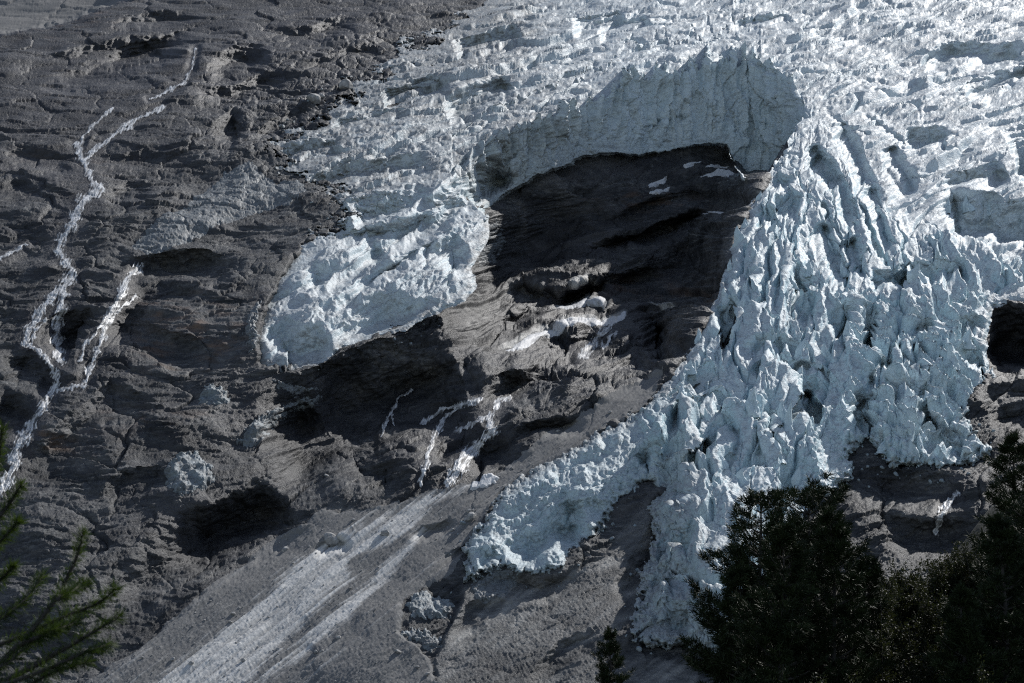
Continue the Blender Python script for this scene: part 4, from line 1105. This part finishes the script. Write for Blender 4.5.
def blades(at_, dirs, length, width, rnd):
    """thin four-cornered needles or leaves from points along directions"""
    at_ = np.asarray(at_); d = np.asarray(dirs); n = len(at_)
    d = d / (np.linalg.norm(d, axis=1, keepdims=True) + 1e-9)
    s_ = np.cross(d, rnd.randn(n, 3)); s_ /= np.linalg.norm(s_, axis=1, keepdims=True) + 1e-9
    L = (length * rnd.uniform(.7, 1.25, n))[:, None]; W = width * rnd.uniform(.7, 1.3, n)[:, None]
    V = np.stack([at_, at_ + d * L * .5 + s_ * W, at_ + d * L, at_ + d * L * .5 - s_ * W], 1).reshape(-1, 3)
    F = np.arange(n * 4).reshape(n, 4)
    return V, F
def pine(base, H_, Rmax, seed, label, tuft=.19, dens=1.0, top_only=0, taper=.75, lean=0.0):
    """a conifer: tapered trunk, whorled limbs with upturned ends, tufts of needles on every twig"""
    r_ = np.random.RandomState(seed)
    root = empty('pine_tree', base); tag(root, label, 'tree', 'conifers on the near hillside')
    zt = np.linspace(0, H_, 14)
    path = np.stack([lean * zt + .08 * np.sin(zt * .9 + seed), .08 * np.cos(zt * .7 + seed), zt], 1)
    tb = Bag(); tb.add(*tube(path, H_ * .018 * (1 - zt / H_ * .93), 9)); tb.link('trunk', M_BARK, root)
    lb = Bag(); cb = Bag(); pts = []; drs = []
    z = H_ * top_only
    while z < H_ * .985:
        f = 1 - z / H_
        Lr = Rmax * min(1, f * 1.9 + .03) ** taper * r_.uniform(.75, 1.2)
        c0 = np.array([np.interp(z, zt, path[:, 0]), np.interp(z, zt, path[:, 1]), z])
        for k in range(r_.randint(5, 9)):
            az = r_.uniform(0, 6.283); L = Lr * r_.uniform(.55, 1.12)
            dh = np.array([math.cos(az), math.sin(az), 0]); t = np.linspace(0, 1, 8)[:, None]
            rise = (.50 - .75 * f) * L
            limb = c0 + dh * L * t + np.array([0, 0, 1]) * (rise * t + (.30 * L) * t ** 2.6) + r_.randn(1, 3) * .05 * t
            lb.add(*tube(limb, np.linspace(.012 * H_ * (.25 + f) * .5, .004, 8), 5))
            nt_ = max(4, int(L * 7.5 * dens))
            for q_ in range(nt_):
                s_ = r_.uniform(.18, 1) ** .7
                p0 = np.array([np.interp(s_, t[:, 0], limb[:, i]) for i in range(3)])
                side = np.cross(dh, [0, 0, 1]) * r_.choice([-1, 1]) * r_.uniform(.2, 1)
                td = dh * .65 + side + np.array([0, 0, r_.uniform(.1, .7)]); td /= np.linalg.norm(td)
                tl = L * .26 * r_.uniform(.4, 1.2) * (1.15 - s_ * .6) + .05
                m_ = max(2, int(tl / (tuft * .42)))
                for w_ in np.linspace(.3, 1, m_):
                    pts.append(p0 + td * tl * w_ + np.array([0, 0, .12 * tl * w_ * w_])); drs.append(td + np.array([0, 0, .35]))
            pts.append(limb[-1]); drs.append(dh + np.array([0, 0, .6]))
        z += H_ * .022 * r_.uniform(.6, 1.3) / dens ** .3 + .03
    for _ in range(6): pts.append(path[-1] + r_.randn(3) * .03); drs.append(np.array([0, 0, 1.]) + r_.randn(3) * .3)
    pts = np.array(pts); drs = np.array(drs)
    k = 18
    at_ = np.repeat(pts, k, 0) + r_.randn(len(pts) * k, 3) * tuft * .14
    dd = np.repeat(drs / np.linalg.norm(drs, axis=1, keepdims=True), k, 0) + r_.randn(len(pts) * k, 3) * .62
    cb.add(*blades(at_, dd, tuft, tuft * .055, r_))
    lb.link('limbs', M_BARK, root); cb.link('crown', M_PINE, root)
    print('pine', len(at_))
    return root
def px(x, y, Y): return [float(v) for v in at(x, y, Y)]
def gbase(x, Y):
    X = (x - 512) / FPX * Y
    return X, float(ground_z(np.array([X], f32), np.array([Y], f32))[0])
def plant_pine(x, ytop, Y, R_, seed, label, **kw):
    X, z0 = gbase(x, Y); zt = px(x, ytop, Y)[2]
    return pine((X, Y, z0 - .1), zt - z0 + .1, R_, seed, label, **kw)
plant_pine(758, 496, 60, 2.1, 11, 'broad dark pine in front of the foot of the icefall, reaching left over the ice', top_only=.35, taper=.5)
plant_pine(806, 492, 63, 2.1, 12, 'dark pine close behind and right of the broad one', top_only=.35, taper=.5)
plant_pine(830, 512, 57, 1.4, 13, 'shorter pine squeezed in right of the two big ones', top_only=.2)
plant_pine(1016, 436, 62, 1.6, 14, 'tall dark pine at the right edge of the view', top_only=.3)
plant_pine(1052, 405, 58, 2.0, 15, 'biggest pine, only its left boughs in view at the right edge', top_only=.3)
plant_pine(960, 590, 55, 1.1, 16, 'low pine among the shrubs in the dark hollow', top_only=.1)
plant_pine(611, 630, 50, .62, 17, 'young narrow conifer standing alone at the bottom edge', tuft=.10, dens=1.3)

plant_pine(738, 570, 58, 1.3, 18, 'lower pine at the left foot of the broad one', top_only=.1)
plant_pine(780, 530, 56, 1.5, 19, 'pine filling the gap in front of the two big ones', top_only=.15)
plant_pine(1000, 520, 56, 1.5, 20, 'bushy pine in front of the tall one at the right edge', top_only=.15)
plant_pine(862, 560, 62, 1.3, 31, 'stunted pine at the left rim of the dark hollow', top_only=.1)
def shrub(x, ytop, Y, wid, seed, label, leaf=.07):
    """stems fanning from a root and small leaves along their twigs"""
    r_ = np.random.RandomState(seed)
    X, z0 = gbase(x, Y); hgt = max(px(x, ytop, Y)[2] - z0, .7)
    root = empty('shrub', (X, Y, z0 - .05)); tag(root, label, 'shrub', 'shrubs on the near hillside')
    sb = Bag(); fb = Bag(); pts = []; drs = []
    for k in range(26):
        az = r_.uniform(0, 6.283); out = wid * r_.uniform(.1, 1) ** .7; h_ = hgt * r_.uniform(.55, 1.02) * (1 - .35 * (out / wid) ** 2)
        t = np.linspace(0, 1, 7)[:, None]
        stem = np.array([math.cos(az), math.sin(az), 0]) * out * t ** 1.2 + np.array([0, 0, h_]) * t ** .8 + r_.randn(7, 3) * .03 * t
        sb.add(*tube(stem, np.linspace(.03, .006, 7), 5))
        for q_ in range(34):
            s_ = r_.uniform(.3, 1); p0 = np.array([np.interp(s_, t[:, 0], stem[:, i]) for i in range(3)])
            td = r_.randn(3) + np.array([0, 0, .5]); td /= np.linalg.norm(td); tl = r_.uniform(.1, .42)
            for w_ in np.linspace(.25, 1, 5):
                pts.append(p0 + td * tl * w_); drs.append(td)
    k = 5
    at_ = np.repeat(np.array(pts), k, 0) + r_.randn(len(pts) * k, 3) * .05
    dd = np.repeat(np.array(drs), k, 0) + r_.randn(len(pts) * k, 3) * .9
    fb.add(*blades(at_, dd, leaf, leaf * .28, r_))
    sb.link('stems', M_BARK, root); fb.link('foliage', M_SHRUB, root)
for a in [(880,600,58,1.2,21,'dull green shrub at the left side of the dark hollow'),(848,640,54,1.1,22,'leafy shrub in front of the short pine, at the bottom'),(925,575,66,1.3,23,'shrub on the rim of the hollow below the rock knob'),
          (985,560,64,1.3,24,'shrub under the tall dark pine at the right'),(1005,610,56,1.4,25,'olive green shrub at the lower right edge'),(945,650,52,1.2,26,'shrub at the bottom in front of the hollow'),
          (900,668,50,1.0,27,'lowest dark shrub left of the hollow'),(1000,500,66,1.0,28,'shrub high on the bank left of the biggest pine'),(800,650,52,1.1,29,'dark shrub under the broad pine'),(985,660,50,1.1,30,'shrub in the bottom right corner')]:
    shrub(*a)
for a in [(900,562,69,1.4,41,'shrub on the crest left of the rim shrub'),(950,556,70,1.5,42,'shrub on the crest right of the rim shrub'),(978,520,69,1.3,43,'shrub on the bank below the highest one'),(870,570,67,1.3,44,'shrub behind the stunted pine'),
          (905,615,62,1.3,45,'shrub half way down the dark hollow, left side'),(950,610,62,1.3,46,'shrub half way down the dark hollow, right side'),(930,640,58,1.3,47,'shrub low in the middle of the dark hollow'),
          (1015,650,54,1.3,48,'shrub at the right edge below the olive green one'),(860,670,52,1.2,49,'shrub at the bottom under the leafy one'),(760,665,54,1.2,50,'shrub at the bottom under the broad pine'),(970,600,60,1.3,51,'shrub left of the olive green one')]:
    shrub(*a)

# the larch whose twigs reach into the view at the left
def larch():
    r_ = np.random.RandomState(3)
    Y = 4.0
    base = np.array([-1.75, 4.3, -2.35])
    root = empty('larch_tree', base.tolist()); tag(root, 'bright green larch twigs reaching in from the left, close and slightly blurred', 'tree')
    zt = np.linspace(0, 3.6, 12); tp = np.stack([.05 * np.sin(zt), .04 * np.cos(zt * 1.3), zt], 1)
    tb = Bag(); tb.add(*tube(tp, np.linspace(.06, .012, 12), 9)); tb.link('trunk', M_BARK, root)
    lb = Bag(); pts = []; drs = []
    shoots = [([(-40,700),(20,645),(56,600),(76,560),(84,532)],4.0),([(-60,668),(20,637),(68,615),(100,603),(116,588)],4.05),([(-60,715),(30,668),(80,640),(120,616)],3.95),([(-40,700),(40,672),(85,652),(112,644)],3.9),
      ([(-50,655),(-4,622),(26,600),(44,574)],4.1),([(-50,690),(0,668),(36,640),(60,628)],4.0),([(-60,545),(-14,532),(8,506),(22,484)],4.1),([(-60,530),(-16,492),(-2,466),(2,428)],4.15),([(-60,580),(-6,548),(18,522)],4.0),
      ([(-60,730),(20,690),(60,668),(90,662)],3.95),([(20,645),(50,632),(78,622)],4.0),([(56,600),(72,590),(86,584)],4.0),([(-60,610),(-10,590),(14,566)],4.05)]
    for k, (pl, Yd) in enumerate(shoots):
        q_ = np.array(pl, float); n = 40; tt = np.linspace(0, len(q_) - 1, n)
        qq = np.stack([np.interp(tt, range(len(q_)), q_[:, i]) for i in range(2)], 1)
        qq = np.stack([np.convolve(np.pad(qq[:, i], 3, 'edge'), np.ones(7) / 7, 'valid') for i in range(2)], 1)
        yy = Yd + .06 * np.sin(np.linspace(0, 3, n) + k)
        P = np.array([at(a[0], a[1], yv) for a, yv in zip(qq, yy)]).reshape(-1, 3) - base
        if k not in (10, 11):
            z_ = P[0][2] - .25; P = np.concatenate([[[tp[0][0], tp[0][1], z_], ]] + [[np.array([-.0, .0, z_]) * .5 + P[0] * .5]] + [P])
        lb.add(*tube(P, np.linspace(.008 if k in (0, 2, 6, 7) else .005, .0016, len(P)), 6))
        T = np.gradient(P, axis=0)
        st = 2 if k not in (10, 11) else 0
        for j in range(st, len(P)):
            for _ in range(2):
                f = r_.rand(); j2 = min(j + 1, len(P) - 1)
                pts.append(P[j] * (1 - f) + P[j2] * f); drs.append(T[j] / (np.linalg.norm(T[j]) + 1e-9))
    pts = np.array(pts); drs = np.array(drs); k = 9
    at_ = np.repeat(pts, k, 0); dd = np.repeat(drs, k, 0) * .75 + r_.randn(len(pts) * k, 3) * .55
    nb = Bag(); nb.add(*blades(at_, dd, .024, .0008, r_))
    lb.link('branches', M_BARK, root); nb.link('needles', M_LARCH, root)
larch()
print('things', time.time() - T0)
# ------------------------------------------------------------------ camera and daylight
scn = bpy.context.scene
cam = bpy.data.cameras.new('camera'); co_ = bpy.data.objects.new('camera', cam); C.objects.link(co_)
co_.location = (0, 0, 0); co_.rotation_euler = (R(90) + PITCH, 0, 0)
cam.sensor_width = 36; cam.lens = 18 / math.tan(R(13.0)); cam.clip_start = .5; cam.clip_end = 20000
cam.dof.use_dof = True; cam.dof.focus_distance = 1100; cam.dof.aperture_fstop = 20
scn.camera = co_
SUN_EL, SUN_AZ = R(40), R(40)                    # high, behind the mountain and to the right
w = bpy.data.worlds.new('World'); scn.world = w; w.use_nodes = True
nt = w.node_tree; bg = nt.nodes['Background']
sky = nt.nodes.new('ShaderNodeTexSky'); sky.sky_type = 'NISHITA'; sky.sun_disc = False
sky.sun_elevation = SUN_EL; sky.sun_rotation = SUN_AZ; sky.altitude = 2200
hs = nt.nodes.new('ShaderNodeHueSaturation'); hs.inputs['Saturation'].default_value = .74     # a hazy, paler sky
nt.links.new(sky.outputs['Color'], hs.inputs['Color']); nt.links.new(hs.outputs['Color'], bg.inputs['Color']); bg.inputs['Strength'].default_value = .112
sl = bpy.data.lights.new('sun', 'SUN'); sl.energy = 4.4; sl.angle = R(.53); sl.color = (1, .97, .93)
so = bpy.data.objects.new('sun', sl); C.objects.link(so)
so.rotation_euler = (R(90) - SUN_EL, 0, -SUN_AZ + math.pi)
so.rotation_euler = (-(R(90) - SUN_EL), 0, -SUN_AZ)
scn.view_settings.view_transform = 'Standard'; scn.view_settings.look = 'None'
scn.view_settings.exposure = 0.06; scn.view_settings.gamma = 1; scn.view_settings.use_curve_mapping = False
scn.cycles.max_bounces = 6; scn.cycles.diffuse_bounces = 3; scn.cycles.use_denoising = False; scn.cycles.pixel_filter_type = 'BLACKMAN_HARRIS'; scn.cycles.filter_width = 1.15
